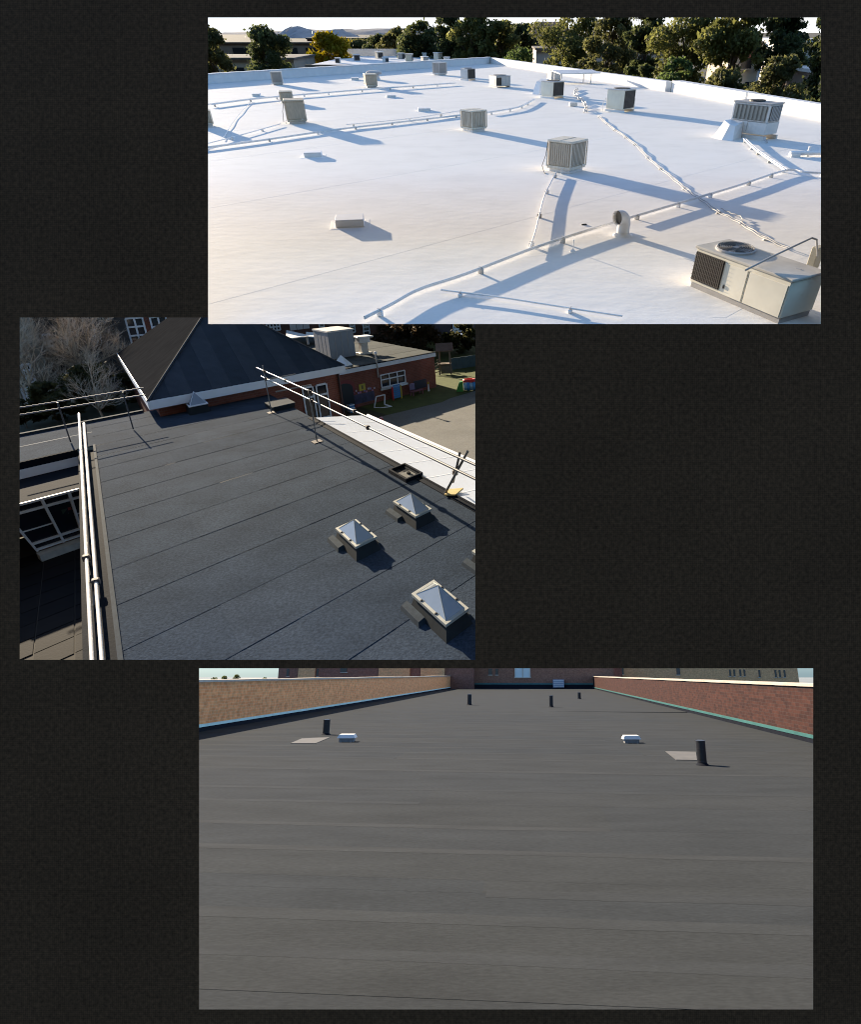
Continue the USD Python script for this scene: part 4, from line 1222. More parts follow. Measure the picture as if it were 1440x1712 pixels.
# downpipe and white glazed door on the side seen past the canopy
fa = HA + .45
b0, h1 = on_a(505, 650, fa)
b1, h1b = on_a(545, 641, fa)
gr = -3.0
W = lambda b_0, b_1, h_0, h_1, d0=-.05, d1=.02: moved(sk(MB(), fa + d0, fa + d1, b_0, b_1, h_0, h_1), o)
wb = (b1 - b0)
dr = t.part('door', W(b0 + .06, b1 - .06, gr, h1b - .06, -.03, -.004), PANE)
for x in (b0, b0 + wb * .42, b0 + wb * .56, b1):
    t.part('door_frame', W(x - .05, x + .05, gr, h1b, -.09, -.031), WINW, parent=dr)
for z in (h1b, h1b - .62, gr + .9, gr + .08):
    t.part('door_frame', W(b0 + .051, b0 + wb * .42 - .051, z - .06, z + .06, -.085, -.031), WINW, parent=dr)
    t.part('door_frame', W(b0 + wb * .56 + .051, b1 - .051, z - .06, z + .06, -.085, -.031), WINW, parent=dr)
t.part('downpipe', MB().tube([Q(fa - .1, HB1 - .5, gr) - o, Q(fa - .1, HB1 - .5, HE) - o], .06, 8), mat('brown_pipe', (.05, .03, .025), .5))

# ------------------------------------------------------------------ low brick wing with a flat roof
FA, FB0, FB1 = 36.1, 13.4, 25.4
WH = -.36
t = Thing('brick_wing', 'low red brick wing with a flat grey roof and white fascia behind the canopy', 'building', A2, Q(FA, FB0))
o = t.loc
FD = 62.
t.part('wall', moved(sk(MB(), FA + .1, FD, FB0, FB1 - .15, gr, WH), o), BRICKR)
t.part('fascia', moved(sk(MB(), FA - .02, FA + .05, FB0, FB1, WH - .02, WH + .3), o), PVC)
t.part('fascia', moved(sk(MB(), FA + .051, FD, FB1 - .06, FB1, WH - .02, WH + .3), o), PVC)
t.part('gutter_edge', moved(sk(MB(), FA - .06, FA + .2, FB0, FB1 + .02, WH + .3, WH + .36), o), FELTD)
ROOFG = [mat(f'grey_chippings_{i}', c, .95, .16, .8, 6, bump=.3, spec=.08, speck=.25) for i, c in enumerate([(.085, .095, .095), (.075, .085, .087)])]
for k in range(10):
    a0 = FA + .2 + k * 2.55
    t.part('roof_sheet', moved(sk(MB(), a0, a0 + 2.56, FB0, FB1 - .07, WH + .2, WH + .33 + .012 * (k % 2)), o), ROOFG[k % 2])


def wing_item(px0, py0, px1, py1, a=FA + .1):
    """(b0, b1, h0, h1) on the wing's front wall from two picture corners: lower left, upper right."""
    b0, h0 = on_a(px0, py0, a)
    b1, h1 = on_a(px1, py1, a)
    return b0, b1, h0, h1


def wing_box(b_0, b_1, h_0, h_1, d0, d1, a=FA + .1):
    return moved(sk(MB(), a - d1, a - d0, b_0, b_1, h_0, h_1), o)


b_0, b_1, h_0, h_1 = wing_item(638, 648, 676, 619)
h_0, h_1 = min(h_0, h_1), max(h_0, h_1)
h_0, h_1 = max(h_0, -2.1), min(h_1, WH - .12)
w = t.part('window', wing_box(b_0, b_1, h_0, h_1, .002, .03), PANE)
for f in (0, .34, .67, 1):
    x = b_0 + (b_1 - b_0) * f
    t.part('window_frame', wing_box(x - .05, x + .05, h_0, h_1, .031, .09), WINW, parent=w)
for z in (h_0, h_1 - .38, h_1):
    t.part('window_frame', wing_box(b_0, b_1, z - .04, z + .04, .0305, .085), WINW, parent=w)
t.part('window_sill', wing_box(b_0 - .15, b_1 + .15, h_0 - .2, h_0 - .05, .002, .22), WINW, parent=w)
b_0, b_1, h_0, h_1 = wing_item(566, 692, 590, 650)
h_1 = -1.05
bm = (b_0 + b_1) / 2
arch = [(b_0, gr), (b_1, gr), (b_1, h_1 - .4)] + [(bm + (b_1 - b_0) / 2 * math.cos(x), h_1 - .4 + .4 * math.sin(x)) for x in np.linspace(.3, math.pi - .3, 7)] + [(b_0, h_1 - .4)]
t.part('arched_door', moved(MB().prism([Q(FA + .095, x, z) for x, z in arch], [Q(FA + .06, x, z) for x, z in arch]), o), mat('dark_door', (.012, .011, .014), .4))
arch2 = [(bm + (x - bm) * 1.28, gr + (z - gr) * 1.12) for x, z in arch]
t.part('door_surround', moved(MB().prism([Q(FA + .099, x, z) for x, z in arch2], [Q(FA + .08, x, z) for x, z in arch2]), o), mat('red_paint', (.22, .035, .03), .6))
b_0, b_1, h_0, h_1 = wing_item(601, 654, 610, 641)
t.part('wall_sign', wing_box(b_0, b_1, h_0, h_1, .002, .05), mat('yellow_sign', (.55, .42, .03), .5, .1))
t.part('sign_mark', wing_box(b_0 + (b_1 - b_0) * .35, b_0 + (b_1 - b_0) * .65, h_0 + (h_1 - h_0) * .25, h_0 + (h_1 - h_0) * .8, .051, .06), mat('olive_mark', (.16, .13, .02), .5))
b_0, b_1, h_0, h_1 = wing_item(692, 650, 712, 633)
t.part('notice_board', wing_box(b_0, b_1, min(h_0, h_1) - .1, max(h_0, h_1), .002, .06), mat('board_dark', (.03, .032, .045), .6))
b_0, b_1, h_0, h_1 = wing_item(594, 682, 626, 660)
for k in range(11):
    x = b_0 + (b_1 - b_0) * k / 10
    z = -1.95 + .12 * math.sin(k * 1.9)
    t.part('painted_flower', moved(MB().lathe([(.001, 0), (.11, .01), (.11, .03), (.001, .035)], (0, 0, 0), 8), [0, 0, 0]) if 0 else wing_box(x, x + .16, z, z + .14, .002, .02), [mat('pink_paint', (.5, .2, .3), .6), mat('pale_paint', (.5, .45, .5), .6), mat('lilac_paint', (.3, .22, .42), .6)][k % 3])
t.part('mural_panel', wing_box(b_0, b_1, -2.75, -2.05, .002, .03), mat('mural_blue', (.07, .06, .11), .7, .5, 2.))
t.part('flue', MB().tube([Q(FA - .02, on_a(629, 600, FA)[0], -1.1) - o, Q(FA - .02, on_a(629, 600, FA)[0], WH + 1.05) - o], .06, 8), GREYM)
t.part('flue_cap', MB().lathe([(.11, WH + 1.05), (.11, WH + 1.2), (.001, WH + 1.24)], Q(FA - .02, on_a(629, 600, FA)[0], 0) - o, 10), WINW)

# plant on the wing's roof
RZ = WH + .34
a0, b0 = ab(554, 602, RZ)
t = Thing('plant_housing', 'large grey sheet-metal plant housing on the flat roof of the brick wing', 'plant housing', A2, Q(a0, b0, RZ))
ph = A2.up(Q(a0, b0), 571) - RZ
ph = 2.1
LGP = mat('plant_sheet', (.26, .27, .29), .5, .06, 2.5, metal=.3)
o = t.loc
t.part('housing', moved(sk(MB(), a0, a0 + 3.6, b0, b0 + 2.6, RZ + .02, RZ + ph), o), LGP)
t.part('lid', moved(sk(MB(), a0 - .06, a0 + 3.66, b0 - .06, b0 + 2.66, RZ + ph, RZ + ph + .12), o), LGREY)
for f in (.25, .5, .75):
    t.part('panel_seam', moved(sk(MB(), a0 - .012, a0 - .002, b0 + 2.6 * f - .02, b0 + 2.6 * f + .02, RZ + .1, RZ + ph - .05), o), GREYM)
    t.part('panel_seam', moved(sk(MB(), a0 + 3.6 * f - .02, a0 + 3.6 * f + .02, b0 - .012, b0 - .002, RZ + .1, RZ + ph - .05), o), GREYM)
a0, b0 = ab(609, 592, RZ)
t = Thing('roof_cowl', 'pale square ventilation cowl with a flat cap right of the plant housing', 'ventilation cowl', A2, Q(a0, b0, RZ))
hc = A2.up(Q(a0, b0), 561) - RZ
t.part('shaft', MB().box((0, 0, hc * .32), (.62, .62, hc * .64), .6, .02), LGREY)
t.part('louvre_box', MB().box((0, 0, hc * .76), (.95, .95, hc * .26), .6, .02), WINW)
t.part('cap', MB().box((0, 0, hc * .94), (1.45, 1.45, hc * .08), .6, .02), WINW)
t.part('base', MB().box((0, 0, .08), (1.1, 1.1, .16), .6, .02), LGREY)
a0, b0 = ab(572, 611, RZ)
t = Thing('lead_cap', 'small pale pyramid cap where hipped roof and brick wing meet', 'roof cap', A2, Q(a0, b0, RZ))
t.part('cap', MB().prism([[-.7, -.25, 0], [.5, -.55, 0], [.8, .15, 0], [-.3, .5, 0]], [[-.02, -.02, .75], [.02, -.02, .75], [.02, .02, .75], [-.02, .02, .75]]), PVC)

# ------------------------------------------------------------------ playground
GT = gr
gp = in_view(Polygon([Q(4, -40)[:2], Q(4, 24)[:2], Q(30, 60)[:2], Q(74, 60)[:2], Q(74, -40)[:2]]), gr, 1000)
gp = gp.intersection(sbox(-60, 0, 14, 95))
single('yard_ground', 'dull brown-green ground around the school buildings', 'ground', A2, (0, 0, 0), MB().sheet(gp, GT - .006), mat('yard_soil', (.05, .05, .028), .95, .3, .3, 6), kind='structure')
tl = [ab(*q, GT) for q in ((648, 694), (739, 672.5), (753, 666), (800, 652), (850, 640))]
tp = in_view(abpoly([(6, 11.0), tuple(tl[0] * [1, 1] + [.0, -3.5]), *[tuple(x) for x in tl], (26, 30), (6, 24)]), gr, 990).intersection(sbox(-60, 0, 14, 95))
TARM = mat('playground_tarmac', (.19, .19, .18), .92, .12, .5, 6, bump=.2, spec=.1, speck=.15)
single('playground', 'pale beige tarmac playground beside the white canopy', 'playground', A2, (0, 0, 0), MB().sheet(tp, GT), TARM, kind='structure')
TURF = mat('artificial_turf', (.075, .095, .022), .95, .25, 1.3, 5, bump=.3, speck=.3)
tf = abpoly([tuple(tl[0] + [.02, .02]), *[tuple(x + [.02, .02]) for x in tl], (62, 52), (62, 26), (36.3, 25.6), (36.1, 16.5)]).intersection(sbox(-60, 0, 14, 95))
single('turf', 'green artificial turf along the brick wing and behind it', 'turf', A2, (0, 0, 0), MB().sheet(tf, GT + .004), TURF, kind='structure')


def ground_thing(name, label, cat, px, py, h=GT):
    p = A2.g(px, py, h)
    return Thing(name, label, cat, A2, [p[0], p[1], h + .006], 0), A2.mpp(p)


RED, BLUE, GREEN, YEL = mat('red_plastic', (.5, .03, .03), .35, .05), mat('blue_plastic', (.06, .25, .55), .35, .05), mat('green_plastic', (.05, .26, .05), .35, .05), mat('yellow_plastic', (.55, .38, .03), .35, .05)
ANG = math.atan2(E2[1], E2[0])
t, m = ground_thing('play_tunnel', 'blue play tunnel with a green end and red ring at the right of the turf', 'play tunnel', 772, 654)
L = 30 * m
r = 7 * m
for k in range(6):
    x = [4 * m + L * k / 6, 4 * m + L * (k + .92) / 6]
    t.part('tunnel_section', MB().tube([[x[0], .1 * x[0], r], [x[1], .1 * x[1], r]], r * (1 if k % 2 else .93), 16), BLUE if k % 2 else mat('light_blue_plastic', (.25, .45, .62), .35), smooth=50)
t.part('green_end', MB().prism([[-9 * m, -5 * m, 0], [3 * m, -5 * m, 0], [3 * m, 6 * m, 0], [-9 * m, 6 * m, 0]], [[-3 * m, -4 * m, 15 * m], [3 * m, -4 * m, 16 * m], [3 * m, 5 * m, 16 * m], [-3 * m, 5 * m, 15 * m]]), GREEN)
ring = [[14 * m + 9 * m * math.cos(x), 10 * m + 7 * m * math.sin(x), 15 * m] for x in np.linspace(0, 2 * math.pi, 17)]
t.part('red_ring', MB().tube(ring, 3.2 * m, 8, False), RED, smooth=60)
t.part('red_post', MB().tube([[6 * m, 9 * m, 0], [6 * m, 9 * m, 14 * m]], 2 * m, 8), RED)
t, m = ground_thing('goal_frame', 'small white folding goal frame standing against the brick wing', 'goal frame', 626, 682)
s = m
for p, q in (((0, 0, 0), (5, 2, 18)), ((17, 5, 4), (19, 6, 20)), ((5, 2, 18), (19, 6, 20)), ((0, 0, 0), (12, -3, 0)), ((12, -3, 0), (29, 3, 0)), ((17, 5, 4), (29, 3, 0))):
    t.part('bar', MB().tube([np.array(p) * s, np.array(q) * s], 1.1 * s, 6), WINW)
t, m = ground_thing('slatted_board', 'bright blue slatted play board with red and yellow side posts', 'play board', 665, 668)
for k in range(7):
    t.part('slat', MB().box((0, 0, (4 + 3.2 * k) * m), (15 * m, .06, 2.7 * m), ANG, .01), BLUE)
for x, c in ((-9.5, RED), (9.5, YEL)):
    t.part('post', MB().box((x * m * math.cos(ANG), x * m * math.sin(ANG), 11 * m), (3 * m, .1, 22 * m), ANG, .02), c)
t, m = ground_thing('garden_bench', 'dusky pink garden bench with a fan back beside the notice board', 'bench', 697, 660)
PINK = mat('pink_paint_wood', (.26, .10, .13), .6)
t.part('seat', MB().box((0, 0, 7 * m), (26 * m, 8 * m, 1.4 * m), ANG, .02), PINK)
for x in (-11, 11):
    for y in (-3, 3):
        t.part('leg', MB().box(((x * math.cos(ANG) - y * math.sin(ANG)) * m, (x * math.sin(ANG) + y * math.cos(ANG)) * m, 3.2 * m), (1.6 * m, 1.6 * m, 6.4 * m), ANG), PINK)
t.part('back', MB().box((-7 * m, 4 * m - .1, 13 * m), (12 * m, .08, 11 * m), ANG, .05), mat('lilac_wood', (.2, .16, .27), .6))
t, m = ground_thing('toy_crate', 'blue and white patterned crate by the dark arched door', 'crate', 588, 690)
t.part('crate', MB().box((0, 0, 7 * m), (10 * m, 8 * m, 14 * m), ANG, .03), BLUE)
for z in (3, 8, 13):
    t.part('band', MB().box((0, 0, z * m), (10.4 * m, 8.4 * m, 1.6 * m), ANG), WINW)
t, m = ground_thing('toy_barrow', 'small red and white toy on the shaded tarmac beside the canopy', 'toy', 637, 706)
t.part('body', MB().box((0, 0, 4 * m), (9 * m, 6 * m, 4 * m), .4, .06), RED)
t.part('tray', MB().box((1 * m, 0, 7.5 * m), (6 * m, 5 * m, 2.4 * m), .4, .04), mat('pink_plastic', (.6, .3, .35), .4))
for x in (-3.5, 3.5):
    t.part('wheel', MB().lathe([(.001, -.5 * m), (2.2 * m, -.5 * m), (2.2 * m, .5 * m), (.001, .5 * m)], (x * m, -3 * m, 2.2 * m), 10), BLACK)
t, m = ground_thing('red_tub', 'red plastic tub at the foot of the dark arched door', 'tub', 569, 697)
t.part('tub', MB().lathe([(.001, 0), (4 * m, 0), (5.5 * m, 8 * m), (6 * m, 8 * m), (6 * m, 9 * m), (5 * m, 9 * m), (4 * m, 1 * m)], (0, 0, 0), 14), RED, smooth=40)
t, m = ground_thing('marker_cone', 'small white post with a yellow top at the corner of the brick wing', 'post', 717, 654)
t.part('post', MB().lathe([(2 * m, 0), (1.2 * m, 9 * m), (1.2 * m, 11 * m), (.001, 11 * m)], (0, 0, 0), 10), WINW)
t.part('top', MB().lathe([(.001, 11 * m), (1.6 * m, 12 * m), (1.2 * m, 15 * m), (.001, 15.4 * m)], (0, 0, 0), 10), YEL)
# play hut
t, m = ground_thing('play_hut', 'wooden play tower with a brown pitched roof behind the brick wing', 'play hut', 745, 626)
WOOD = mat('grey_wood', (.17, .13, .10), .85, .25, 3, stretch=(1, 1, .3))
for x, y in ((-9, -7), (10, -5), (-9, 8), (10, 10)):
    t.part('post', MB().tube([[x * m, y * m, 0], [x * m * .85, y * m * .85, 40 * m]], 1.3 * m, 6), WOOD)
t.part('deck', MB().box((0, 1 * m, 17 * m), (22 * m, 18 * m, 1.6 * m), 0, .03), WOOD)
for s_ in (-1, 1):
    t.part('roof_side', MB().prism([[-13 * m, s_ * 11 * m, 38 * m], [15 * m, s_ * 11 * m, 38 * m], [15 * m, 0, 49 * m], [-13 * m, 0, 49 * m]], [[-13 * m, s_ * 11 * m, 39.5 * m], [15 * m, s_ * 11 * m, 39.5 * m], [15 * m, 0, 50.5 * m], [-13 * m, 0, 50.5 * m]]), mat('brown_roof_boards', (.16, .10, .08), .85, .2, 3))
for k in range(5):
    t.part('rung', MB().tube([[-10 * m, -7 * m, (6 + 5 * k) * m], [-24 * m + 3 * k * m, -7 * m, (2 + 5.4 * k) * m]], .8 * m, 5), WOOD)
t.part('slide_wall', MB().box((2 * m, -6 * m, 9 * m), (16 * m, 1.2 * m, 14 * m), 0, .03), mat('faded_boards', (.15, .14, .13), .85, .2, 3))
# long blue screen at the back
p0, p1 = A2.g(752, 619, GT), A2.g(840, 606, GT)
t = Thing('garden_fence', 'long low blue-grey painted fence at the far side of the turf', 'fence', A2, p0)
d = (p1 - p0)[:2]
for k in range(26):
    q0, q1 = d * k / 26, d * (k + .93) / 26
    t.part('board', MB().prism([[*q0, 0], [*q1, 0], [*(q1 + [0, .1]), 0], [*(q0 + [0, .1]), 0]], [[*q0, 1.15], [*q1, 1.15], [*(q1 + [0, .1]), 1.15], [*(q0 + [0, .1]), 1.15]]), mat('blue_grey_paint', (.06, .10, .12), .8, .2, 2))

# ------------------------------------------------------------------ lower court on the left
CH = -2.9
LR = -.62
t = Thing('court_wing', 'lower wing in the court with a white fascia and a row of white framed windows', 'building', A2, Q(29.1, BL))
o = t.loc
t.part('gutter_band', moved(sk(MB(), 29.0, 29.1, BL - 16, BL - .62, -.36, .0), o), FELTD)
t.part('fascia', moved(sk(MB(), 28.93, 29.0, BL - 16, BL - .62, LR, -.28), o), PVC)
t.part('wall', moved(sk(MB(), 29.1, 29.4, BL - 16, BL - .62, CH, -.36), o), BRICKR)
TR, TL = A2.g(158, 811, LR), A2.g(3, 851, LR)
BRc, BLc = A2.g(168, 885, -2.55), A2.g(62, 921, -2.55)
ex = (TL - TR)
fl = [Q(28.93, BL - .62, LR), TR, TR + ex * 2.2, Q(28.93, BL - 16, LR)]
t.part('lower_roof', moved(MB().prism([x - [0, 0, .08] for x in fl], [x - [0, 0, .005] for x in fl]), o), FELTD)
nn = np.cross(BRc - BLc, TL - BLc); nn /= np.linalg.norm(nn)
if nn @ (np.array([0, 0, A2.h]) - BLc) < 0:
    nn = -nn
S_ = lambda u, v, d=0.: (BLc + (BRc - BLc) * u) * (1 - v) + (TL + (TR - TL) * u) * v + nn * d - o


def strip(u0, v0, u1, v1, wu, wv, d0, d1, m, name, parent=None):
    q = [(u0 - wu, v0 - wv), (u1 + wu, v0 - wv), (u1 + wu, v1 + wv), (u0 - wu, v1 + wv)]
    return t.part(name, MB().prism([S_(*x, d0) for x in q], [S_(*x, d1) for x in q]), m, parent=parent)


us, vs = [0, .40, .70, 1.0], [.03, .17, .84, 1.0]
for i in range(3):
    for j in range(3):
        strip(us[i], vs[j], us[i + 1], vs[j + 1], 0, 0, -.05, -.02, PANE, 'window_pane')
for u_ in us:
    strip(u_, 0, u_, 1, .016, 0, -.018, .06, WINW, 'mullion')
for v_ in vs:
    strip(0, v_, 1, v_, 0, .02, -.018, .05, WINW, 'transom')
strip(0, .46, .4, .46, 0, .008, -.018, .03, WINW, 'glazing_bar')
strip(.7, .5, 1, .5, 0, .008, -.018, .03, WINW, 'glazing_bar')
strip(.86, .17, .86, .5, .006, 0, -.018, .03, WINW, 'glazing_bar')
sl = [S_(-.03, -.02, .02), S_(1.0, -.02, .02), S_(1.0, -.02, .3), S_(-.03, -.02, .3)]
t.part('sill', MB().prism([x - [0, 0, .25] for x in sl], sl), mat('dirty_white_sill', (.5, .5, .46), .7, .2, 3))
bs = [BLc - o + [0, .0, 0], BRc - o, BRc - o + [0, 3, 0], BLc - o + [0, 3, 0]]
t.part('plinth', MB().prism([[x[0], x[1] + .05, CH] for x in bs], [[x[0], x[1] + .05, -2.62] for x in bs]), BRICKR)
for (u_, v_, su, sv, c) in ((.55, .55, .07, .12, 'paper_green'), (.63, .62, .04, .06, 'paper_red'), (.2, .45, .03, .16, 'paper_tan')):
    strip(u_, v_, u_ + su, v_ + sv, 0, 0, -.019, -.012, {'paper_green': mat('paper_green', (.03, .06, .04), .8), 'paper_red': mat('paper_red', (.2, .03, .03), .8), 'paper_tan': mat('paper_tan', (.25, .2, .13), .8)}[c], 'window_sticker')
wb_ = [(19.5, -7.2), (19.5, -7.7), (29.1, -7.7), (29.1, -7.2)]
t.part('added_shade_wall', moved(MB().prism([Q(*x, CH) for x in wb_], [Q(*x, 1.4) for x in wb_]), o), BRICKR)  # unseen wall added to cast shade over the court floor
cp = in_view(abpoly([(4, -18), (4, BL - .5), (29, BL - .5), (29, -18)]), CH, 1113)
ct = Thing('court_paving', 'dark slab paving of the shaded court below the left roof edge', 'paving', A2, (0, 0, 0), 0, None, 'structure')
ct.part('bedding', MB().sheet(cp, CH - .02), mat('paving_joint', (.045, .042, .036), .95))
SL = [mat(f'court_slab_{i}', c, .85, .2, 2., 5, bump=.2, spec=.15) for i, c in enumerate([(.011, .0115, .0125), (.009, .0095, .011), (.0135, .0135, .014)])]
for i in range(18):
    for j in range(12):
        a0, b0 = 9 + i * .98, -1.6 - (j + 1) * .98
        if a0 + 1.0 > 27.2:
            continue
        q = abpoly([(a0 + .02, b0 + .02), (a0 + .02, b0 + .96), (a0 + .96, b0 + .96), (a0 + .96, b0 + .02)])
        if in_view(q, CH, 1110).area > .7:
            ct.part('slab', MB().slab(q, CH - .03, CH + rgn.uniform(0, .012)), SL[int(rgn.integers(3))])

# ------------------------------------------------------------------ far school buildings and trees
def far_block(name, label, px0, px1, a, depth, h, m, wins, roof=None):
    b0, b1 = on_a(px0, 560, a)[0], on_a(px1, 560, a)[0]
    t = Thing(name, label, 'building', A2, Q(a, b0, GT))
    o = t.loc
    t.part('wall', moved(sk(MB(), a, a + depth, b0, b1, GT, h), o), m)
    t.part('roof', moved(sk(MB(), a - .3, a + depth + .3, b0 - .3, b1 + .3, h, h + .3), o), roof or FELTD)
    for (x0, y0, x1, y1, nx, ny) in wins:
        wb0, wh1 = on_a(x0, y0, a)
        wb1 = on_a(x1, y0, a)[0]
        wh0 = on_a((x0 + x1) / 2, y1, a)[1]
        w = t.part('window', moved(sk(MB(), a - .05, a - .004, wb0, wb1, wh0, wh1), o), PANE)
        for i in range(nx + 1):
            x = wb0 + (wb1 - wb0) * i / nx
            t.part('window_frame', moved(sk(MB(), a - .14, a - .051, x - .09, x + .09, wh0, wh1), o), WINW, parent=w)
        for j in range(ny + 1):
            z = wh0 + (wh1 - wh0) * j / ny
            t.part('window_frame', moved(sk(MB(), a - .13, a - .051, wb0, wb1, z - .08, z + .08), o), WINW, parent=w)
    return t


far_block('school_building', 'red brick school block with tall white windows behind the hipped roof', 196, 420, 67, 8, on_a(250, 522, 67)[1], BRICKR, [(209, 533, 238, 576, 2, 3), (250, 531, 277, 562, 2, 2), (291, 531, 306, 545, 2, 1)])
far_block('school_building', 'dark brown brick block at the top right behind the plant housing', 418, 690, 71, 6, 7.6, BRICKF, [(445, 542, 467, 553, 4, 2), (533, 542, 541, 552, 1, 2), (584, 541, 592, 556, 1, 3), (606, 541, 616, 560, 1, 3)])
far_block('school_building', 'purplish dark brick house at the right end behind the play hut', 718, 830, 66, 8, 5.2, mat('purple_brick', (.075, .05, .055), .9, .2, 2), [(757, 541, 780, 554, 3, 3)])
far_block('pale_house', 'pale rendered house glimpsed behind the bare trees at the left edge', -30, 58, 62, 8, 7., mat('pale_render', (.2, .19, .15), .9, .12, .8), [(35, 610, 50, 640, 2, 3), (36, 650, 48, 690, 2, 3)])
far_block('terrace', 'long dark terrace wall far behind the bare trees', -120, 215, 66, 6, on_a(100, 524, 66)[1], mat('grey_brown_render', (.05, .045, .042), .9, .3, 1.5), [(70, 560, 84, 580, 2, 2), (110, 556, 124, 576, 2, 2), (150, 552, 164, 572, 2, 2)])
# sunlit white canopies and glasshouse behind the hipped roof
t = Thing('glasshouse', 'sunlit white canopy and glasshouse glimpsed behind the hipped roof', 'canopy', A2, A2.g(500, 575, 0))
q = [A2.g(*x, 0.9) - t.loc for x in ((478, 566), (516, 562), (514, 560), (479, 552))]
t.part('sheet', MB().prism([x - [0, 0, .08] for x in q], q), WTRIM)
q = [A2.g(*x, .9) - t.loc for x in ((512, 562), (560, 565), (556, 558), (512, 555))]
t.part('sheet', MB().prism([x - [0, 0, .08] for x in q], q), WTRIM)
for x in ((481, 566), (513, 561)):
    g_ = A2.g(*x, .85)
    t.part('post', MB().tube([g_ - t.loc, [g_[0] - t.loc[0], g_[1] - t.loc[1], -3.]], .12, 6), WINW)
q = A2.g(485, 553, 0.6), A2.g(518, 549, .6)
for k in range(3):
    for j in range(2):
        p0 = q[0] + (q[1] - q[0]) * (k / 3 + .02); p1 = q[0] + (q[1] - q[0]) * ((k + 1) / 3 - .02)
        z0 = .6 + j * 1.1
        pts = [p0, p1, p1 + [0, .15, 0], p0 + [0, .15, 0]]
        t.part('white_panel', MB().prism([[*(x - t.loc)[:2], z0] for x in pts], [[*(x - t.loc)[:2], z0 + 1.0] for x in pts]), WTRIM)


def bare_tree(label, px, py, dist_h, ytop, seed, lean=0., spread=1., m=None, depth=5):
    p = A2.g(px, py, GT)
    h = A2.up(p, ytop) - GT
    t = Thing('bare_tree', label, 'tree', A2, [p[0], p[1], GT])
    rng = np.random.default_rng(seed)
    trunk, br = MB(), MB()

    def grow(mb, p, d, L, r, lev):
        n = 4
        pts = [p]
        for i in range(n):
            d = d + rng.normal(size=3) * .13 + [0, 0, .05]
            d /= np.linalg.norm(d)
            pts.append(pts[-1] + d * L / n)
        mb.tube(pts, np.linspace(r, r * .55, n + 1), 6 if lev < 2 else (4 if lev < 4 else 3), False)
        if lev >= depth:
            return
        for k in range(3 if lev else 5):
            i = int(rng.integers(2, n + 1))
            q = d + rng.normal(size=3) * .55 * spread
            q[2] = abs(q[2]) * .8 + .1
            q /= np.linalg.norm(q)
            grow(br, pts[i], q, L * rng.uniform(.55, .8), r * .55, lev + 1)
        grow(br, pts[-1], d, L * .75, r * .55, lev + 1)
    grow(trunk, np.array([0, 0, -.2]), np.array([lean, 0, 1.]), h * .33, h * .018, 0)
    t.part('trunk', trunk, m, smooth=50)
    t.part('branches', br, m)


TWIG = mat('pale_twigs', (.46, .37, .27), .85, .3, 5)
TWIGD = mat('dark_twigs', (.20, .16, .115), .85, .3, 5)
bare_tree('bare pale-twigged tree at the left end before the pale house', 40, 700, 0, 500, 5, .05, 1.1, TWIG)
bare_tree('wide bare tree filling the gap left of the hipped roof', 120, 684, 0, 470, 6, .0, 1.2, TWIG)
bare_tree('bare dark tree close to the white fascia corner', 185, 668, 0, 505, 8, .0, 1.0, TWIGD)
bare_tree('tallest bare tree behind the other bare trees', 150, 655, 0, 440, 9, -.1, 1.2, TWIG)
bare_tree('leaning bare tree at the very left edge', 5, 690, 0, 450, 12, .15, 1.2, TWIGD)
bare_tree('bare dark tree before the tall white school windows', 205, 640, 0, 480, 14, .0, 1.1, TWIGD)
for i, (px, py, yt, ln, m, lb) in enumerate([(60, 690, 520, .1, TWIG, 'low pale tree between the left edge and the rails'), (90, 672, 500, -.1, TWIG, 'slim grey tree behind the yellowish shrub'), (140, 690, 560, 0, TWIGD, 'small dark tree right above the roof edge'),
                                           (172, 700, 575, .1, TWIG, 'small pale tree nearest to the pale tubes'), (220, 655, 540, -.1, TWIGD, 'small dark tree in front of the white fascia end'), (110, 655, 470, .1, TWIGD, 'tall dark tree in the middle of the gap'), (25, 670, 480, .0, TWIG, 'pale tree over the pale house')]):
    bare_tree('bare ' + lb, px, py, 0, yt, 50 + i, ln, 1.15, m)
L_IVY = leafmat('leaf_ivy', (.06, .062, .026), (.14, .14, .055), (.30, .27, .10), .5)
L_BRN = leafmat('leaf_russet', (.05, .036, .02), (.12, .09, .045), (.19, .17, .07), .4)


def hedge2(name, label, px, py, wpx, ytop, leaf, n, seed, ls=.16, cat='shrub'):
    p = A2.g(px, py, GT)
    m = A2.mpp(p)
    h = A2.up(p, ytop) - GT
    tree(name, label, A2, [p[0], p[1], GT], h, wpx * m, leaf, n, ls, seed, trunk_frac=.04, cat=cat, clumps=26, loose=1.0)


hedge2('ivy_shrub', 'tangled green shrub below the bare trees next to the roof edge', 165, 690, 80, 610, L_IVY, 5000, 31)
hedge2('ivy_shrub', 'dense dark evergreen below the far thin rails', 95, 706, 66, 640, L_IVY, 5000, 32)
hedge2('ivy_shrub', 'yellowish shrub at the left edge by the pale house', 45, 716, 40, 668, leafmat('leaf_ochre', (.03, .03, .01), (.09, .085, .025), (.2, .17, .05), .3), 3500, 33)
hedge2('ivy_shrub', 'dark green shrub beneath the corner of the white fascia', 222, 672, 40, 625, L_IVY, 3000, 34)
hedge2('russet_bush', 'big russet and green bush behind the grey roof of the brick wing', 690, 598, 112, 515, L_BRN, 9000, 35, .2)
hedge2('russet_bush', 'darker bush behind the play hut at the right', 775, 590, 60, 540, L_IVY, 4000, 36, .2)


# ================================================================== the felt roof between brick parapets
D3 = ray(895, 1127); D3 = D3 / np.linalg.norm(D3)          # the way the parapets run
N3 = np.array([D3[1], -D3[0], 0.])                          # to the right of it


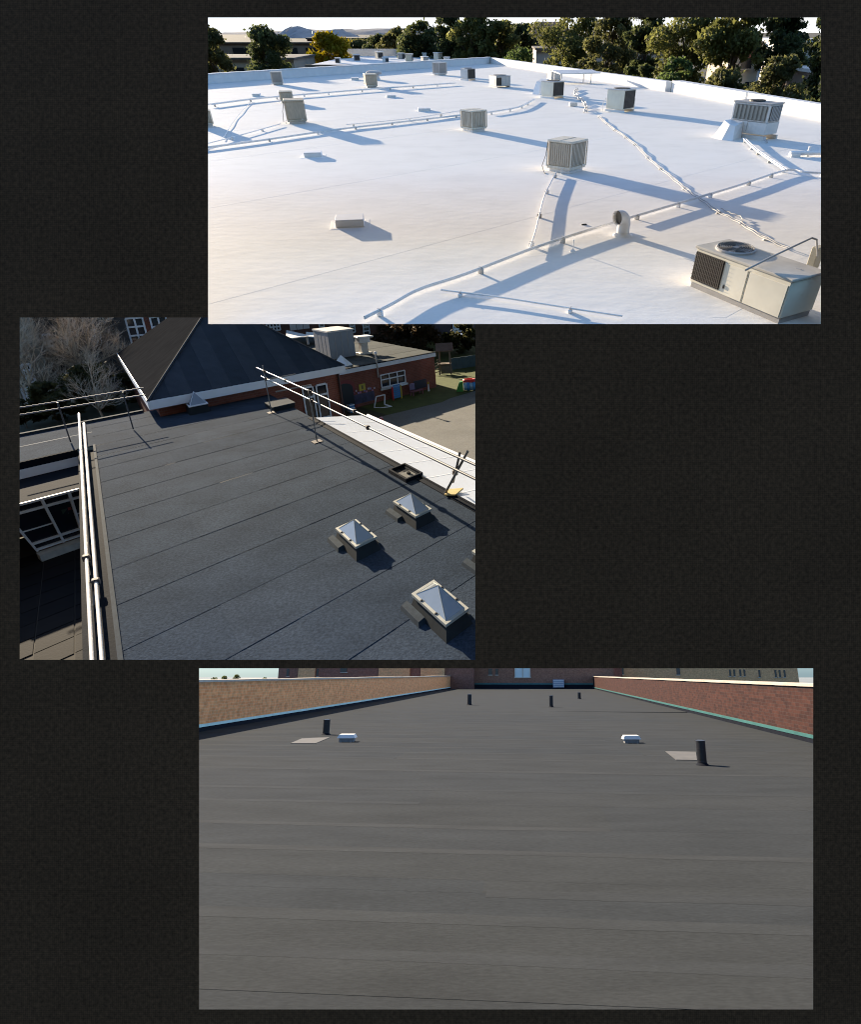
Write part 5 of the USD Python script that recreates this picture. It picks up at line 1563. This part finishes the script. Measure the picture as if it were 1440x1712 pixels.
def st(s, t, h=0.):
    """A point t metres along the roof and s metres to the right."""
    return np.array([*(t * D3[:2] + s * N3[:2]), h])


def to_st(px, py, h=0.):
    p = A3.g(px, py, h)
    return np.array([p[:2] @ N3[:2], p[:2] @ D3[:2]])


def sb(mb, s0, s1, t0, t1, h0, h1):
    c = [(s0, t0), (s1, t0), (s1, t1), (s0, t1)]
    return mb.prism([st(*p, h0) for p in c], [st(*p, h1) for p in c])


SLm, SRm = to_st(333, 1223)[0], to_st(1359, 1242)[0]        # foot of the left and right parapet
TB = to_st(880, 1151)[1]                                     # the back wall
TLE = to_st(758, 1150)[1]                                    # far end of the left parapet
K3 = 13.                                                     # this roof is built large and far off
FEL3 = [mat(f'cap_sheet_{i}', c, 1., .16, .12, 7, bump=.25, bscale=2.2, spec=.08, speck=.14, stretch=(.45, 1.6, 1)) for i, c in enumerate([(0.0306, 0.0345, 0.0398), (0.0320, 0.0356, 0.0403), (0.0295, 0.0336, 0.0392), (0.0312, 0.0347, 0.0390)])]
LAP3 = [mat(f'worn_lap_{i}', c, .93, .16, .25, 6, spec=.08, speck=.14, stretch=(.3, 2., 1)) for i, c in enumerate([(0.0335, 0.0372, 0.0420), (0.0347, 0.0380, 0.0425), (0.0323, 0.0360, 0.0410)])]
r3 = Thing('parapet_roof', 'wide dark grey felt roof laid in strips between two brick parapets', 'roof', A3, (0, 0, 0), 0, None, 'structure')
rg3 = np.random.default_rng(5)
edges = [19.] + [to_st(846, y)[1] for y in (1667, 1600, 1535, 1491, 1470, 1425, 1383, 1345, 1322, 1290, 1270)]
while edges[-1] < 330:
    edges.append(edges[-1] + 11)
SK = .0085                                                   # the sheets run very slightly askew
for k, (t0, t1) in enumerate(zip(edges[:-1], edges[1:])):
    cuts = [SLm - 1, SLm + (SRm - SLm) * rg3.uniform(.2, .8), SRm + 1]
    if k in (3, 6, 9):
        cuts.pop(1)
    for j in range(len(cuts) - 1):
        a, b = cuts[j], cuts[j + 1]
        skew = lambda s, t: st(s, t - SK * s * (t / 40.))
        bot = [skew(a, t0 - .6), skew(b, t0 - .6), skew(b, t1), skew(a, t1)]
        top = [p + [0, 0, q] for p, q in zip(bot, ((.052, .052, .03, .03) if k == 1 else (.036, .036, .03, .03)))]
        r3.part('felt_strip', MB().prism([p - [0, 0, .3] for p in bot], top), FEL3[(k * 2 + j + int(rg3.integers(3))) % 4])
        if k > 0 and rg3.random() < .8:
            w0, w1 = rg3.uniform(.5, 1.1), rg3.uniform(.4, 1.0)
            n_ = 9
            xs = np.linspace(a + .4, b - .4, n_)
            near = [skew(x, t0 - .62 - w0 * rg3.uniform(.6, 1.15)) for x in xs]
            far = [skew(x, t0 + w1 * rg3.uniform(.3, 1.1)) for x in xs]
            pts = near + far[::-1]
            v, f = np.array([p + [0, 0, .042] for p in near + far]), [[i, i + 1, n_ + i + 1, n_ + i] for i in range(n_ - 1)]
            if k != 1:
                r3.part('lap_band', MB().add(v, f), LAP3[int(rg3.integers(3))])
r3.part('felt_deck', sb(MB(), SLm - 1, SRm + 1, edges[-1] - .1, TB + 2, -.4, .02), FEL3[1])

# parapets
WALL_T = 9.
hl = A3.up(A3.g(333, 1223), 1136.5)
hr = A3.up(A3.g(1359, 1242), 1143.0)
BR_L = brickmat('sunlit_tone_brick', (.95, .42, .17), (.84, .32, .12), (.90, .58, .32), 4.4 / 15)  # left parapet brick brightened: sunlight is put into its colour
BR_R = brickmat('shade_tone_brick', (.070, .028, .020), (.040, .018, .015), (.060, .045, .042), 4.4 / 15)  # right parapet brick darkened: shade is put into its colour
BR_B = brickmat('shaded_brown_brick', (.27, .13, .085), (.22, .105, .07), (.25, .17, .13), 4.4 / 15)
STONE = mat('coping_stone', (.48, .42, .35), .9, .15, .15, 5)
VERD = mat('lit_tone_verdigris', (.62, .82, .74), .55, .15, .2, 4)  # lit copy of the green flashing, brightness painted in
VERD2 = mat('shade_tone_verdigris', (.04, .13, .125), .6, .2, .2, 4)  # shaded copy of the same flashing, shade painted in
UPS = mat('felt_upstand_black', (.010, .012, .018), .85, .2, .3, spec=.1)


def parapet3(label, s, sgn, t0, t1, h, brick, flash):
    t = Thing('brick_parapet', label, 'parapet', A3, st(s, t0))
    o = t.loc
    B = lambda *g: moved(sb(MB(), *g), o)
    hu = h * .085
    lo, hi = (s - WALL_T, s) if sgn > 0 else (s, s + WALL_T)
    t.part('brick_face', B(lo, hi, t0, t1, -.5, h * .955), brick)
    t.part('felt_upstand', B(*((s + .001, s + .5) if sgn > 0 else (s - .5, s - .001)), t0, t1, -.3, hu), UPS)
    t.part('flashing', B(*((s + .001, s + .62) if sgn > 0 else (s - .62, s - .001)), t0, t1, hu + .001, hu + h * .055), flash)
    n = 26
    for k in range(n):
        a, b = t0 + (t1 - t0) * (k / n) ** 2, t0 + (t1 - t0) * ((k + 1) / n) ** 2
        t.part('coping_stone', B(lo - .5, hi + .5, a + .05, b, h * .956, h + .05 * (k % 2)), STONE)


parapet3('brick parapet along the left side of the wide felt roof, coloured pale orange as if sunlit', SLm, 1, 22., TLE, hl, BR_L, VERD)
parapet3('brick parapet along the right side of the wide felt roof, coloured dark red as if shaded', SRm, -1, 22., TB, hr, BR_R, VERD2)

# back wall with window and vent
t = Thing('back_wall', 'brown brick end wall in shade with one pale window behind the felt roof', 'wall', A3, st(SLm, TB))
o = t.loc
hb = 60.
B = lambda *g: moved(sb(MB(), *g), o)
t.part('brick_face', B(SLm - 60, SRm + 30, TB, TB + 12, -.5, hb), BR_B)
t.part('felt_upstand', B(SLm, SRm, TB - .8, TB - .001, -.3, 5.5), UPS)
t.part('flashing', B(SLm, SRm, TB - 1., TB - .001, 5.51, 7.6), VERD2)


def on_back(px, py, tt=None):
    tt = tt or TB
    d = ray(px, py)
    k = tt / (d[:2] @ D3[:2])
    return d[:2] @ N3[:2] * k, CAMZ + d[2] * k


def back_box(t, o, x0, y0, x1, y1, d0, d1, m, name, tt=None, parent=None):
    s0, z1 = on_back(x0, y0, tt); s1, _ = on_back(x1, y0, tt); _, z0 = on_back(x0, y1, tt)
    T_ = tt or TB
    return t.part(name, moved(sb(MB(), s0, s1, T_ - d1, T_ - d0, z0, z1), o), m, parent=parent)


PALE3 = mat('pale_blind', (.55, .62, .62), .5, .05, .1)
w = back_box(t, o, 861, 1110, 887, 1132, .002, .5, PALE3, 'window')
for x in (861, 874, 886):
    back_box(t, o, x - .6, 1110, x + .6, 1132, .501, 1., STONE, 'window_frame', parent=w)
back_box(t, o, 860, 1132, 888, 1133.4, .002, 1.4, STONE, 'window_sill')
t2 = Thing('wall_vent', 'small grey-blue louvred box on the brown end wall', 'vent', A3, st(*on_back(933, 1150)[:1], TB))
s0, z0 = on_back(925, 1149); s1, z1 = on_back(943, 1136)
t2.part('box', moved(sb(MB(), s0, s1, TB - 5, TB - .01, z0, z1), t2.loc), mat('blue_grey_metal', (.30, .36, .46), .5, .1, .2))
for k in range(4):
    z = z0 + (z1 - z0) * (k + .5) / 4
    t2.part('louvre', moved(sb(MB(), s0 + .5, s1 - .5, TB - 5.6, TB - 5.01, z - .5, z + .3), t2.loc), LGREY)
for k, (x0, x1) in enumerate(((817, 823), (829, 833))):
    w = back_box(t, o, x0, 1118, x1, 1128, .002, .6, PANE, 'window')
    back_box(t, o, x0 - 1, 1128, x1 + 1, 1129, .002, 1., STONE, 'window_sill')

# buildings that rise beyond the parapets
def beyond(name, label, x0, x1, tt, depth, ybase, brick, bands, slits, h=75.):
    s0, s1 = on_back(x0, 1120, tt)[0], on_back(x1, 1120, tt)[0]
    t = Thing(name, label, 'building', A3, st(s0, tt))
    o = t.loc
    t.part('wall', moved(sb(MB(), s0, s1, tt, tt + depth, -60, h), o), brick)
    t.part('roof', moved(sb(MB(), s0 - 1, s1 + 1, tt - 1, tt + depth + 1, h, h + 2), o), STONE)
    for x, m in bands:
        a, b = on_back(x[0], 1120, tt)[0], on_back(x[1], 1120, tt)[0]
        t.part('tone_band', moved(sb(MB(), a, b, tt - 2.5, tt - .002, -60, h), o), m)  # bands put the lit and unlit parts of the face into brick colour
    for x0_, x1_, y0_, y1_ in slits:
        w = back_box(t, o, x0_, y0_, x1_, y1_, .002, .4, PANE, 'window', tt)
        back_box(t, o, x0_ - .8, y1_, x1_ + .8, y1_ + .9, .002, 1.2, STONE, 'window_sill', tt, parent=w)
    return t


BR_O = brickmat('lit_tone_brown_brick', (.66, .36, .17), (.58, .30, .14), (.56, .38, .24), 4.4 / 15)  # raised tone stands in for sunlight on the brick
BR_D = brickmat('plum_brick', (.24, .105, .075), (.19, .085, .06), (.22, .15, .12), 4.4 / 15)
beyond('brick_hall', 'brown brick hall rising behind the left parapet', 466, 792, TB * .98, 60, 1131, BR_D,
       [((500, 528), BR_O), ((634, 686), BR_O), ((704, 744), BR_O)], [(570, 581, 1112, 1124), (480, 484, 1118, 1130), (530, 533, 1118, 1130)])
beyond('brick_block', 'orange-brown brick block with narrow slit windows behind the right parapet', 1006, 1334, TB * 1.05, 60, 1131, BR_O,
       [((1008, 1040), BR_D)], [(1012, 1018, 1117, 1127), (1035, 1043, 1117, 1127), (1131, 1137, 1117, 1128), (1219, 1222, 1119, 1130), (1226, 1229, 1119, 1130), (1236, 1239, 1119, 1130), (1243, 1246, 1119, 1130), (1268, 1271, 1120, 1132), (1295, 1298, 1120, 1132), (1302, 1305, 1120, 1132), (1310, 1313, 1120, 1132)])
single('plain', 'flat distant ground beyond the brick parapets', 'ground', A3, (0, 0, 0), MB().sheet(Polygon([st(-9000, TB + 130)[:2], st(9000, TB + 130)[:2], st(14000, 16000)[:2], st(-14000, 16000)[:2]]), -60), mat('far_plain', (.16, .18, .19), .95, .2, .001), kind='structure')
rng = np.random.default_rng(9)
for i, px in enumerate((355, 372, 392, 440)):
    p = A3.at(px, 2600, -60)
    tree('far_tree', ['far tree on the left skyline, nearest to the edge', 'second far tree on the left skyline', 'third far tree on the left skyline', 'last far tree on the skyline before the brick hall'][i], A3, p, 66 + 6 * (i % 3), 40, L_DARK, 500, 5., 300 + i)


# ------------------------------------------------------------------ pipes and vents on the felt roof
BLK = mat('black_vent_pipe', (.012, .012, .014), .45, .2, .5, spec=.4)


def pipe3(label, px, py, ytop, wpx, cap=True):
    p = A3.g(px, py)
    m = A3.mpp(p)
    h = A3.up(p, ytop)
    r = wpx * m / 2
    t = Thing('vent_pipe', label, 'vent pipe', A3, p)
    t.part('pipe', MB().lathe([(r, -.05), (r, h * .93), (r * .96, h * .95)], (0, 0, 0), 20), BLK, smooth=40)
    t.part('collar', MB().lathe([(r * 1.5, .02), (r * 1.25, h * .05), (r * 1.04, h * .09), (r * 1.01, h * .12)], (0, 0, 0), 20), UPS, smooth=40)
    t.part('cap', MB().lathe([(r * .95, h * .945), (r * 1.05, h * .95), (r * 1.05, h * .985), (r * .7, h), (.001, h)], (0, 0, 0), 20), mat('pipe_cap', (.03, .03, .033), .4), smooth=30)
    for k in range(2):
        t.part('clamp_band', MB().lathe([(r * 1.03, h * (.15 + .5 * k)), (r * 1.03, h * (.17 + .5 * k))], (0, 0, 0), 20), mat('pipe_cap', (.03, .03, .033), .4))


pipe3('tall black vent pipe at the right near the dark red parapet, the nearest pipe', 1175, 1279, 1237, 15)
pipe3('black vent pipe at the left before the pale orange parapet', 545, 1228, 1202, 11)
pipe3('slim black vent pipe near the far end of the pale orange parapet', 785, 1178.5, 1160, 7)
pipe3('slim black vent pipe in the middle before the end wall', 922, 1182, 1162, 6.5)
pipe3('shortest black vent pipe, farthest off by the dark red parapet', 969, 1168.5, 1157, 5.5)


def patch(label, pts):
    q = [A3.g(*p) for p in pts]
    o = sum(q) / len(q)
    single('roof_patch', label, 'roof patch', A3, o, MB().prism([x - o for x in q], [x - o + [0, 0, .17] for x in q]), mat('pale_patch', (.095, .094, .095), .75, .18, .25, 5, spec=.3))


patch('pale felt patch lying left of the nearest black vent pipe', [(1131, 1271), (1166, 1271.5), (1164, 1257.5), (1113, 1256.5)])
patch('pale felt patch lying left of the black vent pipe by the orange parapet', [(486, 1243), (528, 1243), (552, 1233), (505, 1235)])


def box_vent(label, px, py, ytop, wpx):
    p = A3.g(px, py)
    m = A3.mpp(p)
    h = A3.up(p, ytop)
    w = wpx * m
    t = Thing('box_vent', label, 'roof vent', A3, p)
    t.part('body', MB().box((0, w * .3, h * .32), (w * .8, w * .5, h * .62), 0, .05), mat('vent_grey', (.22, .21, .20), .6, .15, .5))
    t.part('hood', MB().prism([[-w * .5, -.02 * w, h * .55], [w * .5, -.02 * w, h * .55], [w * .5, w * .62, h * .55], [-w * .5, w * .62, h * .55]], [[-w * .4, w * .06, h], [w * .4, w * .06, h], [w * .4, w * .55, h], [-w * .4, w * .55, h]]), mat('vent_white', (.66, .64, .62), .5, .06, .5))
    for x in (-.28, .28):
        t.part('foot', MB().box((x * w, w * .02, h * .16), (w * .09, w * .08, h * .32), 0), mat('vent_grey', (.22, .21, .20), .6))


box_vent('low white box vent just right of the black pipe by the orange parapet', 578, 1241, 1228, 30)
box_vent('low white box vent left of the nearest black pipe', 1058, 1243, 1230, 30)
